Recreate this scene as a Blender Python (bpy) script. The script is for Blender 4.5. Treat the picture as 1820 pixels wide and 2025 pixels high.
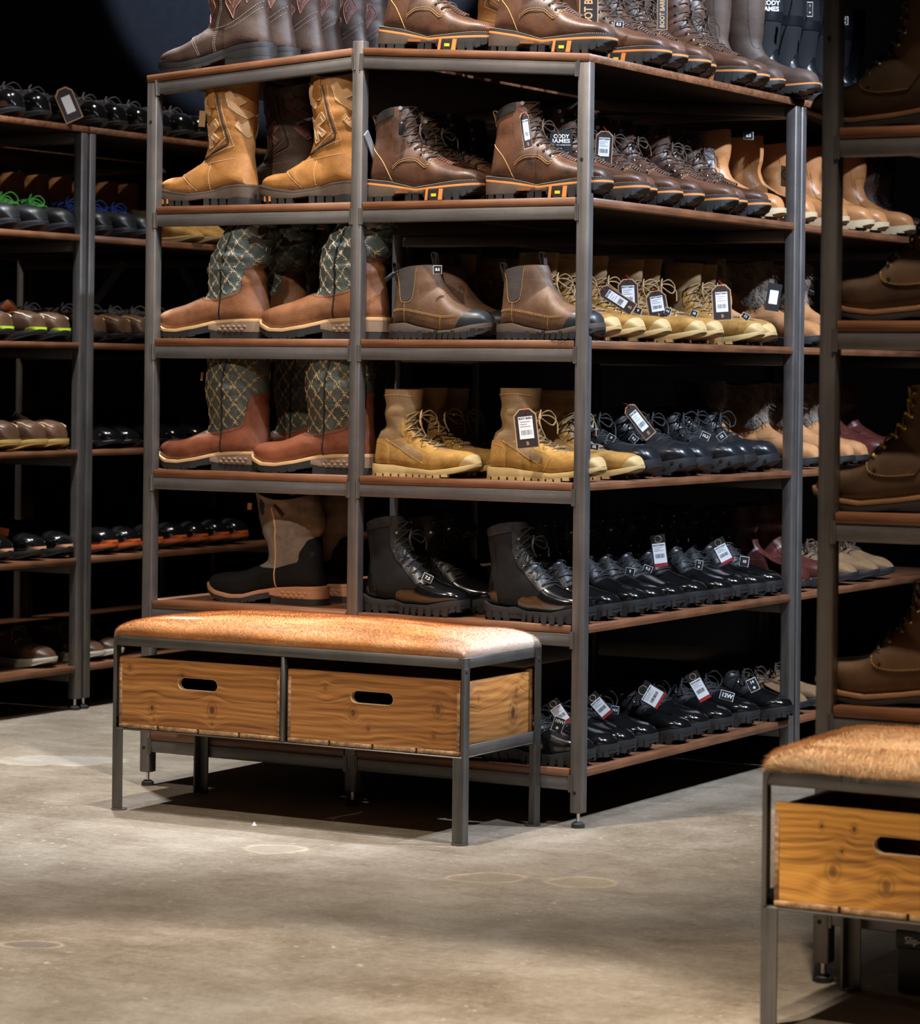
import bpy, bmesh, math, random
import numpy as np
from mathutils import Vector, Matrix, noise
from mathutils.bvhtree import BVHTree

for o in list(bpy.data.objects):
    bpy.data.objects.remove(o, do_unlink=True)
scene = bpy.context.scene
C = scene.collection
PI = math.pi

# ------------------------------------------------------------------ camera
FPX, YAW, ROLL, HOR = 5772.8, 0.52065, 0.01125, 734.5
CAM = Vector((3.0663, -5.9254, 1.0418))
cd = bpy.data.cameras.new('camera')
cam = bpy.data.objects.new('camera', cd)
C.objects.link(cam)
cd.sensor_fit = 'HORIZONTAL'
cd.sensor_width = 36.0
cd.lens = FPX / 1820 * 36.0
cd.shift_x = 0.0
cd.shift_y = (HOR - 1012.5) / 1820
cd.clip_start = 0.05
cd.clip_end = 100
cam.location = CAM
cam.rotation_euler = (Matrix.Rotation(YAW, 4, 'Z') @ Matrix.Rotation(PI / 2, 4, 'X') @ Matrix.Rotation(ROLL, 4, 'Z')).to_euler()
cd.dof.use_dof = True
cd.dof.focus_distance = 6.75
cd.dof.aperture_fstop = 9.0 * cd.lens / (FPX / 1820 * 36.0)
scene.camera = cam

# ------------------------------------------------------------------ world, lights, exposure
w = bpy.data.worlds.new('world')
scene.world = w
w.use_nodes = True
bg = w.node_tree.nodes['Background']
bg.inputs['Color'].default_value = (0.55, 0.62, 0.75, 1)
bg.inputs['Strength'].default_value = 0.012

vs = scene.view_settings
vs.view_transform = 'Standard'
vs.look = 'None'
vs.exposure = 0.38
vs.gamma = 1.0
vs.use_curve_mapping = False

def spot(name, loc, target, energy, col, cone, blend=0.5, radius=0.05):
    l = bpy.data.lights.new(name, 'SPOT')
    l.energy = energy
    l.color = col
    l.spot_size = math.radians(cone)
    l.spot_blend = blend
    l.shadow_soft_size = radius
    o = bpy.data.objects.new(name, l)
    C.objects.link(o)
    o.location = loc
    o.rotation_euler = (Vector(target) - Vector(loc)).to_track_quat('-Z', 'Y').to_euler()
    return o

WARM, NEUT, COOL = (1.0, 0.86, 0.70), (1.0, 0.93, 0.85), (0.72, 0.83, 1.0)
spot('track_spot_bench', (-0.28, -0.60, 3.6), (-0.66, -0.30, 0.3), 390, NEUT, 60, 0.7, 0.035)
spot('track_spot_front', (-1.0, -2.9, 3.7), (-0.75, -0.1, 0.85), 190, WARM, 46, 0.8, 0.06)
spot('track_spot_front_two', (0.6, -2.9, 3.7), (-0.25, -0.1, 0.85), 165, WARM, 36, 0.8, 0.06)
spot('track_spot_aisle_right', (2.3, 0.85, 3.4), (-0.1, 0.85, 1.15), 640, COOL, 52, 0.6, 0.04)
spot('track_spot_aisle_right_near', (0.75, 0.15, 3.6), (0.45, 0.5, 0.0), 35, COOL, 60, 0.8, 0.04)
spot('track_spot_aisle_left', (-1.65, 0.35, 3.6), (-1.75, 0.2, 0.0), 470, (0.90, 0.95, 1.0), 60, 0.5, 0.04)
spot('track_spot_aisle_left_far', (-1.45, 1.6, 3.6), (-2.35, 1.45, 1.0), 130, NEUT, 62, 0.6, 0.04)
spot('track_spot_entry', (0.55, -2.85, 3.7), (0.50, -2.80, 0.0), 820, NEUT, 47, 0.25, 0.05)
spot('track_spot_front_right', (2.2, -1.0, 3.7), (-0.5, 0.3, 1.0), 360, COOL, 46, 0.6, 0.04)
spot('added_fill_right_front', (0.95, -3.5, 3.6), (1.50, -1.85, 0.1), 290, WARM, 17, 0.6, 0.05)  # narrow fill added to brighten the crate front under the right bench
spot('track_spot_right_bench', (1.42, -1.95, 3.7), (1.42, -1.72, 0.3), 340, WARM, 33, 0.6, 0.05)
spot('track_spot_wall', (-3.0, 2.0, 3.9), (-3.45, 4.2, 3.25), 150, COOL, 48, 0.15, 0.02)
spot('track_spot_next_aisle', (-4.7, 1.2, 3.5), (-3.3, 1.2, 1.4), 170, WARM, 70, 0.5, 0.05)

# ------------------------------------------------------------------ materials
MATS = {}

def nodes(name):
    m = bpy.data.materials.new(name)
    m.use_nodes = True
    nt = m.node_tree
    b = nt.nodes['Principled BSDF']
    return m, nt, b

def N(nt, kind, **kw):
    n = nt.nodes.new(kind)
    for k, v in kw.items():
        setattr(n, k, v)
    return n

def ramp(nt, fac, stops):
    r = N(nt, 'ShaderNodeValToRGB')
    e = r.color_ramp.elements
    while len(e) > 1:
        e.remove(e[-1])
    e[0].position = stops[0][0]
    e[0].color = (*stops[0][1], 1)
    for p, c in stops[1:]:
        x = e.new(p)
        x.color = (*c, 1)
    nt.links.new(fac, r.inputs['Fac'])
    return r.outputs['Color']

def mixc(nt, fac, a, b, mode='MIX'):
    m = N(nt, 'ShaderNodeMix', data_type='RGBA', blend_type=mode)
    for sock, v in ((m.inputs[0], fac), (m.inputs[6], a), (m.inputs[7], b)):
        if isinstance(v, (int, float)):
            sock.default_value = v
        elif isinstance(v, tuple):
            sock.default_value = (*v, 1)
        else:
            nt.links.new(v, sock)
    return m.outputs[2]

def mth(nt, op, a, b=None, c=None):
    m = N(nt, 'ShaderNodeMath', operation=op)
    for i, v in enumerate((a, b, c)):
        if v is None:
            continue
        if isinstance(v, (int, float)):
            m.inputs[i].default_value = v
        else:
            nt.links.new(v, m.inputs[i])
    return m.outputs[0]

def texco(nt, scale=(1, 1, 1), rot=(0, 0, 0), loc=(0, 0, 0), use='Object'):
    t = N(nt, 'ShaderNodeTexCoord')
    mp = N(nt, 'ShaderNodeMapping')
    mp.inputs['Scale'].default_value = scale
    mp.inputs['Rotation'].default_value = rot
    mp.inputs['Location'].default_value = loc
    nt.links.new(t.outputs[use], mp.inputs[0])
    return mp.outputs[0]

def nz(nt, vec, scale, detail=4, rough=0.55, w=None, dist=0.0):
    n = N(nt, 'ShaderNodeTexNoise')
    n.inputs['Scale'].default_value = scale
    n.inputs['Detail'].default_value = detail
    n.inputs['Roughness'].default_value = rough
    n.inputs['Distortion'].default_value = dist
    nt.links.new(vec, n.inputs['Vector'])
    if w is not None:
        n.noise_dimensions = '4D'
        nt.links.new(w, n.inputs['W'])
    return n.outputs['Fac']

def bump(nt, b, h, strength=0.3, dist=0.001):
    n = N(nt, 'ShaderNodeBump')
    n.inputs['Strength'].default_value = strength
    n.inputs['Distance'].default_value = dist
    nt.links.new(h, n.inputs['Height'])
    nt.links.new(n.outputs[0], b.inputs['Normal'])

def leather(name, dark, light, rough=0.5, grain=500, bstr=0.25, coat=0.0, spec=0.5, mottle=14):
    m, nt, b = nodes(name)
    v = texco(nt)
    oi = N(nt, 'ShaderNodeObjectInfo')
    wv = mth(nt, 'MULTIPLY', oi.outputs['Random'], 20)
    n1 = nz(nt, v, mottle, 5, 0.6, wv)
    mid = tuple((a + c) / 2 for a, c in zip(dark, light))
    n4 = nz(nt, v, mottle * 5, 4, 0.65, wv)
    nm_ = mth(nt, 'ADD', mth(nt, 'MULTIPLY', n1, 0.72), mth(nt, 'MULTIPLY', n4, 0.28))
    col = ramp(nt, nm_, [(0.36, dark), (0.5, mid), (0.64, light)])
    nt.links.new(col, b.inputs['Base Color'])
    n2 = nz(nt, v, grain, 2, 0.6)
    n3 = nz(nt, v, 60, 4, 0.6)
    bump(nt, b, mth(nt, 'ADD', n2, mth(nt, 'MULTIPLY', n3, 0.8)), bstr * 1.6, 0.0011)
    rr = N(nt, 'ShaderNodeMapRange')
    rr.inputs['To Min'].default_value = rough - 0.08
    rr.inputs['To Max'].default_value = rough + 0.1
    nt.links.new(n1, rr.inputs[0])
    nt.links.new(rr.outputs[0], b.inputs['Roughness'])
    b.inputs['Specular IOR Level'].default_value = spec
    b.inputs['Coat Weight'].default_value = coat
    b.inputs['Coat Roughness'].default_value = 0.15
    MATS[name] = m
    return m

def plain(name, col, rough=0.5, metal=0.0, coat=0.0, grain=0, bstr=0.2, var=0.0, spec=0.5):
    m, nt, b = nodes(name)
    b.inputs['Base Color'].default_value = (*col, 1)
    b.inputs['Roughness'].default_value = rough
    b.inputs['Metallic'].default_value = metal
    b.inputs['Coat Weight'].default_value = coat
    b.inputs['Specular IOR Level'].default_value = spec
    if var or grain:
        v = texco(nt)
        if var:
            n1 = nz(nt, v, 25, 4)
            nt.links.new(ramp(nt, n1, [(0.3, tuple(c * (1 - var) for c in col)), (0.7, tuple(min(1, c * (1 + var)) for c in col))]), b.inputs['Base Color'])
        if grain:
            bump(nt, b, nz(nt, v, grain, 2), bstr, 0.0006)
    MATS[name] = m
    return m

def steel(name, axis, tint=(0.165, 0.15, 0.143)):
    m, nt, b = nodes(name)
    sc = {'z': (60, 60, 2.0), 'x': (2.0, 60, 60), 'y': (60, 2.0, 60)}[axis]
    v = texco(nt, sc)
    v2 = texco(nt, (4, 4, 4))
    n1 = nz(nt, v, 1.0, 6, 0.65)
    n2 = nz(nt, v2, 2.0, 5, 0.6)
    f = mth(nt, 'ADD', mth(nt, 'MULTIPLY', n1, 0.6), mth(nt, 'MULTIPLY', n2, 0.4))
    d = tuple(c * 0.55 for c in tint)
    l = tuple(c * 1.5 for c in tint)
    nt.links.new(ramp(nt, f, [(0.33, d), (0.5, tint), (0.7, l)]), b.inputs['Base Color'])
    b.inputs['Metallic'].default_value = 0.6
    rr = N(nt, 'ShaderNodeMapRange')
    rr.inputs['To Min'].default_value = 0.34
    rr.inputs['To Max'].default_value = 0.58
    nt.links.new(n1, rr.inputs[0])
    nt.links.new(rr.outputs[0], b.inputs['Roughness'])
    bump(nt, b, n1, 0.06, 0.0005)
    MATS[name] = m

for ax in 'xyz':
    steel('steel_' + ax, ax)
    steel('dark_steel_' + ax, ax, (0.13, 0.12, 0.108))
plain('black_rubber', (0.012, 0.012, 0.013), 0.6, grain=300, bstr=0.15)
plain('foot_rubber', (0.02, 0.02, 0.02), 0.7)
plain('chrome', (0.62, 0.62, 0.64), 0.25, 1.0)
plain('brass', (0.75, 0.55, 0.28), 0.3, 1.0)
plain('hole_black', (0.004, 0.004, 0.004), 0.9)

def laminate(name, axis):
    m, nt, b = nodes(name)
    sc = {'x': (3.0, 55, 90), 'y': (55, 3.0, 90)}[axis]
    v = texco(nt, sc)
    n1 = nz(nt, v, 1.0, 6, 0.65, dist=0.5)
    v2 = texco(nt, (8, 8, 8))
    n2 = nz(nt, v2, 1.5, 3)
    f = mth(nt, 'ADD', mth(nt, 'MULTIPLY', n1, 0.75), mth(nt, 'MULTIPLY', n2, 0.25))
    nt.links.new(ramp(nt, f, [(0.32, (0.068, 0.027, 0.013)), (0.5, (0.165, 0.066, 0.030)), (0.68, (0.27, 0.118, 0.056))]), b.inputs['Base Color'])
    b.inputs['Roughness'].default_value = 0.42
    bump(nt, b, n1, 0.08, 0.0004)
    MATS[name] = m
laminate('laminate_x', 'x')
laminate('laminate_y', 'y')
plain('board_underside_shade', (0.018, 0.013, 0.011), 0.85, spec=0.2)  # near-black colour paints in the shade below the shelf boards

def pine(name, axis, c0, c1, c2, knots, seed):
    """stained pine; grain along axis; dark knots at given object-space points"""
    m, nt, b = nodes(name)
    i = 0 if axis == 'x' else 1
    sc = [60, 60, 60]
    sc[i] = 1.1
    v = texco(nt, tuple(sc), loc=(seed, seed * 1.7, seed * 0.3))
    vr = texco(nt)
    fac_k, warp = None, None
    sep0 = N(nt, 'ShaderNodeSeparateXYZ')
    nt.links.new(vr, sep0.inputs[0])
    for k, (p, r, st) in enumerate(knots):
        sub = N(nt, 'ShaderNodeVectorMath', operation='SUBTRACT')
        nt.links.new(vr, sub.inputs[0])
        sub.inputs[1].default_value = p
        mul = N(nt, 'ShaderNodeVectorMath', operation='MULTIPLY')
        s = [1.0, 1.0, 0.75]
        s[1 - i] = 0.0
        mul.inputs[1].default_value = s
        nt.links.new(sub.outputs[0], mul.inputs[0])
        ln = N(nt, 'ShaderNodeVectorMath', operation='LENGTH')
        nt.links.new(mul.outputs[0], ln.inputs[0])
        d_ = ln.outputs['Value']
        q = mth(nt, 'MULTIPLY', mth(nt, 'POWER', 2.718, mth(nt, 'MULTIPLY', mth(nt, 'POWER', mth(nt, 'DIVIDE', d_, r * 0.8), 4), -1)), st)
        rim = mth(nt, 'MULTIPLY', mth(nt, 'POWER', 2.718, mth(nt, 'MULTIPLY', mth(nt, 'POWER', mth(nt, 'DIVIDE', mth(nt, 'SUBTRACT', d_, r * 1.3), r * 0.25), 2), -1)), st * 0.45)
        q = mth(nt, 'MAXIMUM', q, rim)
        fac_k = q if fac_k is None else mth(nt, 'MAXIMUM', fac_k, q)
        g_ = mth(nt, 'POWER', 2.718, mth(nt, 'MULTIPLY', mth(nt, 'POWER', mth(nt, 'DIVIDE', d_, r * 3.5), 2), -1))
        wz = mth(nt, 'MULTIPLY', mth(nt, 'MULTIPLY', mth(nt, 'SUBTRACT', sep0.outputs[2], p[2]), g_), -0.75)
        warp = wz if warp is None else mth(nt, 'ADD', warp, wz)
    def gco(scale, loc):
        comb = N(nt, 'ShaderNodeCombineXYZ')
        for a_ in range(3):
            src = sep0.outputs[a_]
            if a_ == 2 and warp is not None:
                src = mth(nt, 'ADD', src, warp)
            nt.links.new(mth(nt, 'ADD', mth(nt, 'MULTIPLY', src, scale[a_]), loc[a_]), comb.inputs[a_])
        return comb.outputs[0]
    v = gco(sc, (seed, seed * 1.7, seed * 0.3))
    n1 = nz(nt, v, 1.0, 4, 0.6, dist=0.5)
    fsc = [330, 330, 330]
    fsc[i] = 5.0
    n2 = nz(nt, gco(fsc, (seed, 0, seed)), 1.0, 3, 0.6)
    rsc = [5, 5, 5]
    rsc[i] = 1.6
    n3 = nz(nt, gco(rsc, (0, seed, seed * 2)), 1.0, 2, 0.5)
    sepz = N(nt, 'ShaderNodeSeparateXYZ')
    nt.links.new(vr, sepz.inputs[0])
    rings = mth(nt, 'MULTIPLY', mth(nt, 'ADD', mth(nt, 'SINE', mth(nt, 'ADD', mth(nt, 'MULTIPLY', sepz.outputs[2], 420.0), mth(nt, 'MULTIPLY', n3, 60.0))), 1.0), 0.5)
    f = mth(nt, 'ADD', mth(nt, 'MULTIPLY', n1, 0.42), mth(nt, 'ADD', mth(nt, 'MULTIPLY', n2, 0.30), mth(nt, 'ADD', mth(nt, 'MULTIPLY', rings, 0.07), mth(nt, 'MULTIPLY', n3, 0.24))))
    col = ramp(nt, f, [(0.37, c0), (0.45, tuple((a_ + b_) / 2 for a_, b_ in zip(c0, c1))), (0.52, c1), (0.63, c2)])
    if fac_k is not None:
        col = mixc(nt, fac_k, col, (0.06, 0.022, 0.008))
    nt.links.new(col, b.inputs['Base Color'])
    b.inputs['Roughness'].default_value = 0.45
    bump(nt, b, f, 0.15, 0.0008)
    MATS[name] = m
    return m

def concrete():
    m, nt, b = nodes('concrete')
    v = texco(nt)
    big = nz(nt, v, 0.9, 5, 0.6, dist=0.6)
    mid = nz(nt, v, 4.5, 8, 0.68, dist=0.4)
    fine = nz(nt, v, 60, 6, 0.75)
    vs2 = texco(nt, (1.0, 4.0, 1.0), rot=(0, 0, 0.5))
    streak = nz(nt, vs2, 6, 6, 0.7)
    grit = nz(nt, v, 220, 3, 0.7)
    f = mth(nt, 'ADD', mth(nt, 'MULTIPLY', big, 0.28), mth(nt, 'ADD', mth(nt, 'MULTIPLY', mid, 0.34), mth(nt, 'ADD', mth(nt, 'MULTIPLY', fine, 0.26), mth(nt, 'MULTIPLY', streak, 0.12))))
    f = mth(nt, 'ADD', f, mth(nt, 'MULTIPLY', mth(nt, 'SUBTRACT', grit, 0.5), 0.20))
    col = ramp(nt, f, [(0.36, (0.098, 0.072, 0.044)), (0.45, (0.178, 0.139, 0.096)), (0.53, (0.255, 0.212, 0.160)), (0.62, (0.345, 0.302, 0.244)), (0.72, (0.46, 0.42, 0.36))])
    # pale flecks
    fl = nz(nt, v, 38, 2, 0.5)
    fl2 = nz(nt, v, 3.0, 3, 0.5)
    fm = N(nt, 'ShaderNodeMapRange')
    fm.inputs['From Min'].default_value = 0.70
    fm.inputs['From Max'].default_value = 0.76
    nt.links.new(mth(nt, 'ADD', fl, mth(nt, 'MULTIPLY', mth(nt, 'SUBTRACT', fl2, 0.5), 0.35)), fm.inputs[0])
    col = mixc(nt, mth(nt, 'MULTIPLY', fm.outputs[0], 0.45), col, (0.60, 0.54, 0.46))
    # dried water rings and patched spots on the slab
    wob = mth(nt, 'MULTIPLY', mth(nt, 'SUBTRACT', nz(nt, v, 9, 4), 0.5), 1.5)
    patchy = nz(nt, v, 11, 2)
    sep = N(nt, 'ShaderNodeSeparateXYZ')
    nt.links.new(v, sep.inputs[0])
    for cx, cy, ang, ra, rb, fill in STAINS:
        dx = mth(nt, 'SUBTRACT', sep.outputs[0], cx)
        dy = mth(nt, 'SUBTRACT', sep.outputs[1], cy)
        c_, s_ = math.cos(ang), math.sin(ang)
        u = mth(nt, 'DIVIDE', mth(nt, 'ADD', mth(nt, 'MULTIPLY', dx, c_), mth(nt, 'MULTIPLY', dy, s_)), ra)
        vv = mth(nt, 'DIVIDE', mth(nt, 'SUBTRACT', mth(nt, 'MULTIPLY', dy, c_), mth(nt, 'MULTIPLY', dx, s_)), rb)
        d = mth(nt, 'ADD', mth(nt, 'SQRT', mth(nt, 'ADD', mth(nt, 'MULTIPLY', u, u), mth(nt, 'MULTIPLY', vv, vv))), wob)
        ring = mth(nt, 'POWER', 2.718, mth(nt, 'MULTIPLY', mth(nt, 'POWER', mth(nt, 'DIVIDE', mth(nt, 'SUBTRACT', d, 1.0), 0.13), 2), -1))
        col = mixc(nt, mth(nt, 'MULTIPLY', mth(nt, 'MULTIPLY', ring, patchy), 0.85), col, (0.56, 0.46, 0.33))
        ins = N(nt, 'ShaderNodeMapRange')
        ins.inputs['From Min'].default_value = 1.02
        ins.inputs['From Max'].default_value = 0.9
        nt.links.new(d, ins.inputs[0])
        col = mixc(nt, mth(nt, 'MULTIPLY', ins.outputs[0], 0.5), col, fill)
    # hairline cracks
    vo = N(nt, 'ShaderNodeTexVoronoi', feature='DISTANCE_TO_EDGE')
    vo.inputs['Scale'].default_value = 0.55
    wv = N(nt, 'ShaderNodeVectorMath', operation='ADD')
    nn = N(nt, 'ShaderNodeTexNoise')
    nn.inputs['Scale'].default_value = 5
    nt.links.new(v, nn.inputs['Vector'])
    nsc = N(nt, 'ShaderNodeVectorMath', operation='SCALE')
    nsc.inputs['Scale'].default_value = 0.25
    nt.links.new(nn.outputs['Color'], nsc.inputs[0])
    nt.links.new(v, wv.inputs[0])
    nt.links.new(nsc.outputs[0], wv.inputs[1])
    nt.links.new(wv.outputs[0], vo.inputs['Vector'])
    ck = N(nt, 'ShaderNodeMapRange')
    ck.inputs['From Min'].default_value = 0.006
    ck.inputs['From Max'].default_value = 0.0
    nt.links.new(vo.outputs['Distance'], ck.inputs[0])
    col = mixc(nt, mth(nt, 'MULTIPLY', mth(nt, 'MULTIPLY', ck.outputs[0], big), 0.30), col, (0.13, 0.10, 0.075))
    nt.links.new(col, b.inputs['Base Color'])
    rr = N(nt, 'ShaderNodeMapRange')
    rr.inputs['To Min'].default_value = 0.42
    rr.inputs['To Max'].default_value = 0.7
    nt.links.new(mid, rr.inputs[0])
    nt.links.new(rr.outputs[0], b.inputs['Roughness'])
    bump(nt, b, mth(nt, 'ADD', mth(nt, 'ADD', fine, grit), mid), 0.22, 0.003)
    MATS['concrete'] = m

# ------------------------------------------------------------------ object helpers
def link(name, mesh, mat, parent=None):
    o = bpy.data.objects.new(name, mesh)
    C.objects.link(o)
    if mat is not None and not mesh.materials:
        mesh.materials.append(MATS[mat])
    if parent is not None:
        o.parent = parent
    return o

def thing(name, label, cat, loc=(0, 0, 0), rot=(0, 0, 0), group=None):
    o = bpy.data.objects.new(name, None)
    o.empty_display_size = 0.05
    C.objects.link(o)
    o.location = loc
    o.rotation_euler = rot
    o['label'] = label
    o['category'] = cat
    if group:
        o['group'] = group
    return o

def structure(name, mesh, mat):
    o = link(name, mesh, mat)
    o['kind'] = 'structure'
    return o

def to_mesh(name, V, Fc, smooth=True, sharp=40):
    me = bpy.data.meshes.new(name)
    me.from_pydata([tuple(map(float, v)) for v in V], [], [tuple(int(i) for i in f) for f in Fc])
    me.update()
    if smooth:
        me.polygons.foreach_set('use_smooth', [True] * len(me.polygons))
        if sharp:
            me.set_sharp_from_angle(angle=math.radians(sharp))
    return me

class MB:
    """collects simple shapes into one mesh"""
    def __init__(s):
        s.V, s.F = [], []
    def add(s, V, Fc):
        k = len(s.V)
        s.V += [tuple(v) for v in V]
        s.F += [tuple(i + k for i in f) for f in Fc]
    def box(s, x0, x1, y0, y1, z0, z1, M=None):
        V = [(x, y, z) for x in (x0, x1) for y in (y0, y1) for z in (z0, z1)]
        if M is not None:
            V = [tuple(M @ Vector(v)) for v in V]
        s.add(V, [(0, 1, 3, 2), (4, 6, 7, 5), (0, 4, 5, 1), (2, 3, 7, 6), (0, 2, 6, 4), (1, 5, 7, 3)])
    def cyl(s, p, q, r, n=12, r2=None):
        p, q = Vector(p), Vector(q)
        r2 = r if r2 is None else r2
        a = (q - p).normalized()
        u = a.orthogonal().normalized()
        v = a.cross(u)
        V = []
        for c, rr in ((p, r), (q, r2)):
            for i in range(n):
                t = 2 * PI * i / n
                V.append(c + u * rr * math.cos(t) + v * rr * math.sin(t))
        Fc = [(i, (i + 1) % n, n + (i + 1) % n, n + i) for i in range(n)]
        Fc += [tuple(range(n - 1, -1, -1)), tuple(range(n, 2 * n))]
        s.add(V, Fc)
    def tube(s, pts, r, n=6, closed=False, flat=1.0):
        pts = [Vector(p) for p in pts]
        if len(pts) < 2:
            return
        V, Fc = [], []
        prev = None
        for i, p in enumerate(pts):
            a = pts[min(i + 1, len(pts) - 1)] - pts[max(i - 1, 0)]
            if a.length < 1e-9:
                a = Vector((1, 0, 0))
            a.normalize()
            u = a.orthogonal().normalized() if prev is None else (prev - a * prev.dot(a)).normalized()
            prev = u
            v = a.cross(u)
            for k in range(n):
                t = 2 * PI * k / n
                V.append(p + u * r * math.cos(t) + v * r * flat * math.sin(t))
        m = len(pts)
        for i in range(m - 1):
            for k in range(n):
                Fc.append((i * n + k, i * n + (k + 1) % n, (i + 1) * n + (k + 1) % n, (i + 1) * n + k))
        Fc.append(tuple(range(n - 1, -1, -1)))
        Fc.append(tuple(range((m - 1) * n, m * n)))
        s.add(V, Fc)
    def ring(s, c, nrm, R, r, n=12, k=5):
        c, nrm = Vector(c), Vector(nrm).normalized()
        u = nrm.orthogonal().normalized()
        v = nrm.cross(u)
        V, Fc = [], []
        for i in range(n):
            t = 2 * PI * i / n
            d = u * math.cos(t) + v * math.sin(t)
            for j in range(k):
                q = 2 * PI * j / k
                V.append(c + d * (R + r * math.cos(q)) + nrm * r * math.sin(q))
        for i in range(n):
            for j in range(k):
                Fc.append((i * k + j, ((i + 1) % n) * k + j, ((i + 1) % n) * k + (j + 1) % k, i * k + (j + 1) % k))
        s.add(V, Fc)
    def mesh(s, name, smooth=True, sharp=35):
        return to_mesh(name, s.V, s.F, smooth, sharp)

def bevel_box(name, x0, x1, y0, y1, z0, z1, bev=0.002, seg=2):
    bm = bmesh.new()
    bmesh.ops.create_cube(bm, size=1)
    for v in bm.verts:
        v.co = Vector(((x0 + x1) / 2 + v.co.x * (x1 - x0), (y0 + y1) / 2 + v.co.y * (y1 - y0), (z0 + z1) / 2 + v.co.z * (z1 - z0)))
    if bev:
        bmesh.ops.bevel(bm, geom=bm.edges[:] + bm.verts[:], offset=bev, segments=seg, affect='EDGES', profile=0.5)
    me = bpy.data.meshes.new(name)
    bm.to_mesh(me)
    bm.free()
    me.polygons.foreach_set('use_smooth', [True] * len(me.polygons))
    me.set_sharp_from_angle(angle=math.radians(50))
    return me

TXT = {}
def text_mesh(s, size, bold=0.0, align='CENTER', spacing=1.0):
    key = (s, size, bold, align, spacing)
    if key in TXT:
        return TXT[key]
    cu = bpy.data.curves.new('lettering', 'FONT')
    cu.body = s
    cu.size = size
    cu.offset = bold * size
    cu.align_x = align
    cu.align_y = 'CENTER'
    cu.space_character = spacing
    cu.resolution_u = 3
    ob = bpy.data.objects.new('lettering_source', cu)
    C.objects.link(ob)
    dg = bpy.context.evaluated_depsgraph_get()
    me = bpy.data.meshes.new_from_object(ob.evaluated_get(dg))
    bpy.data.objects.remove(ob)
    me.name = 'lettering'
    TXT[key] = me
    return me

# ------------------------------------------------------------------ footwear builder (specs in millimetres, toe along +x)
MM = 0.001

def crom(pts, k=8):
    P = [np.array(p, float) for p in pts]
    if len(P) < 3:
        return np.array(P)
    out = []
    for i in range(len(P) - 1):
        p0 = P[max(i - 1, 0)]
        p1, p2 = P[i], P[i + 1]
        p3 = P[min(i + 2, len(P) - 1)]
        for j in range(k):
            t = j / k
            out.append(0.5 * ((2 * p1) + (-p0 + p2) * t + (2 * p0 - 5 * p1 + 4 * p2 - p3) * t * t + (-p0 + 3 * p1 - 3 * p2 + p3) * t ** 3))
    out.append(P[-1])
    return np.array(out)

class Path:
    def __init__(s, pts):
        s.p = np.array(pts, float)
        d = np.linalg.norm(np.diff(s.p, axis=0), axis=1)
        s.c = np.concatenate([[0], np.cumsum(d)])
        s.L = s.c[-1]
    def at(s, q):
        return np.array([np.interp(q, s.c, s.p[:, i]) for i in range(s.p.shape[1])])

def resample(pts, step, smooth=True):
    P = Path(crom(pts) if smooth else pts)
    n = max(2, int(P.L / step) + 1)
    return [P.at(P.L * i / (n - 1)) for i in range(n)]

def plan_fn(L, wh, wb, tp=2.3, xb=0.70, waist=0.90):
    hx = wh * 1.15
    def f(x):
        x = np.asarray(x, float)
        u = np.clip(x / L, 0, 1)
        mid = np.interp(u, [0, 0.12, 0.36, 0.50, xb - 0.08, xb, 1.0], [wh, wh, wh * waist, wh * 0.5 + wb * 0.46, wb * 0.985, wb, wb * 0.99])
        heel = np.where(x < hx, (1 - np.clip((hx - x) / hx, 0, 1) ** 2.5) ** (1 / 2.5), 1.0)
        t = np.clip((u - xb) / (1 - xb), 0, 1)
        toe = (1 - t ** tp) ** (1 / tp)
        return mid * heel * toe
    return f

class Loft:
    pass

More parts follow.
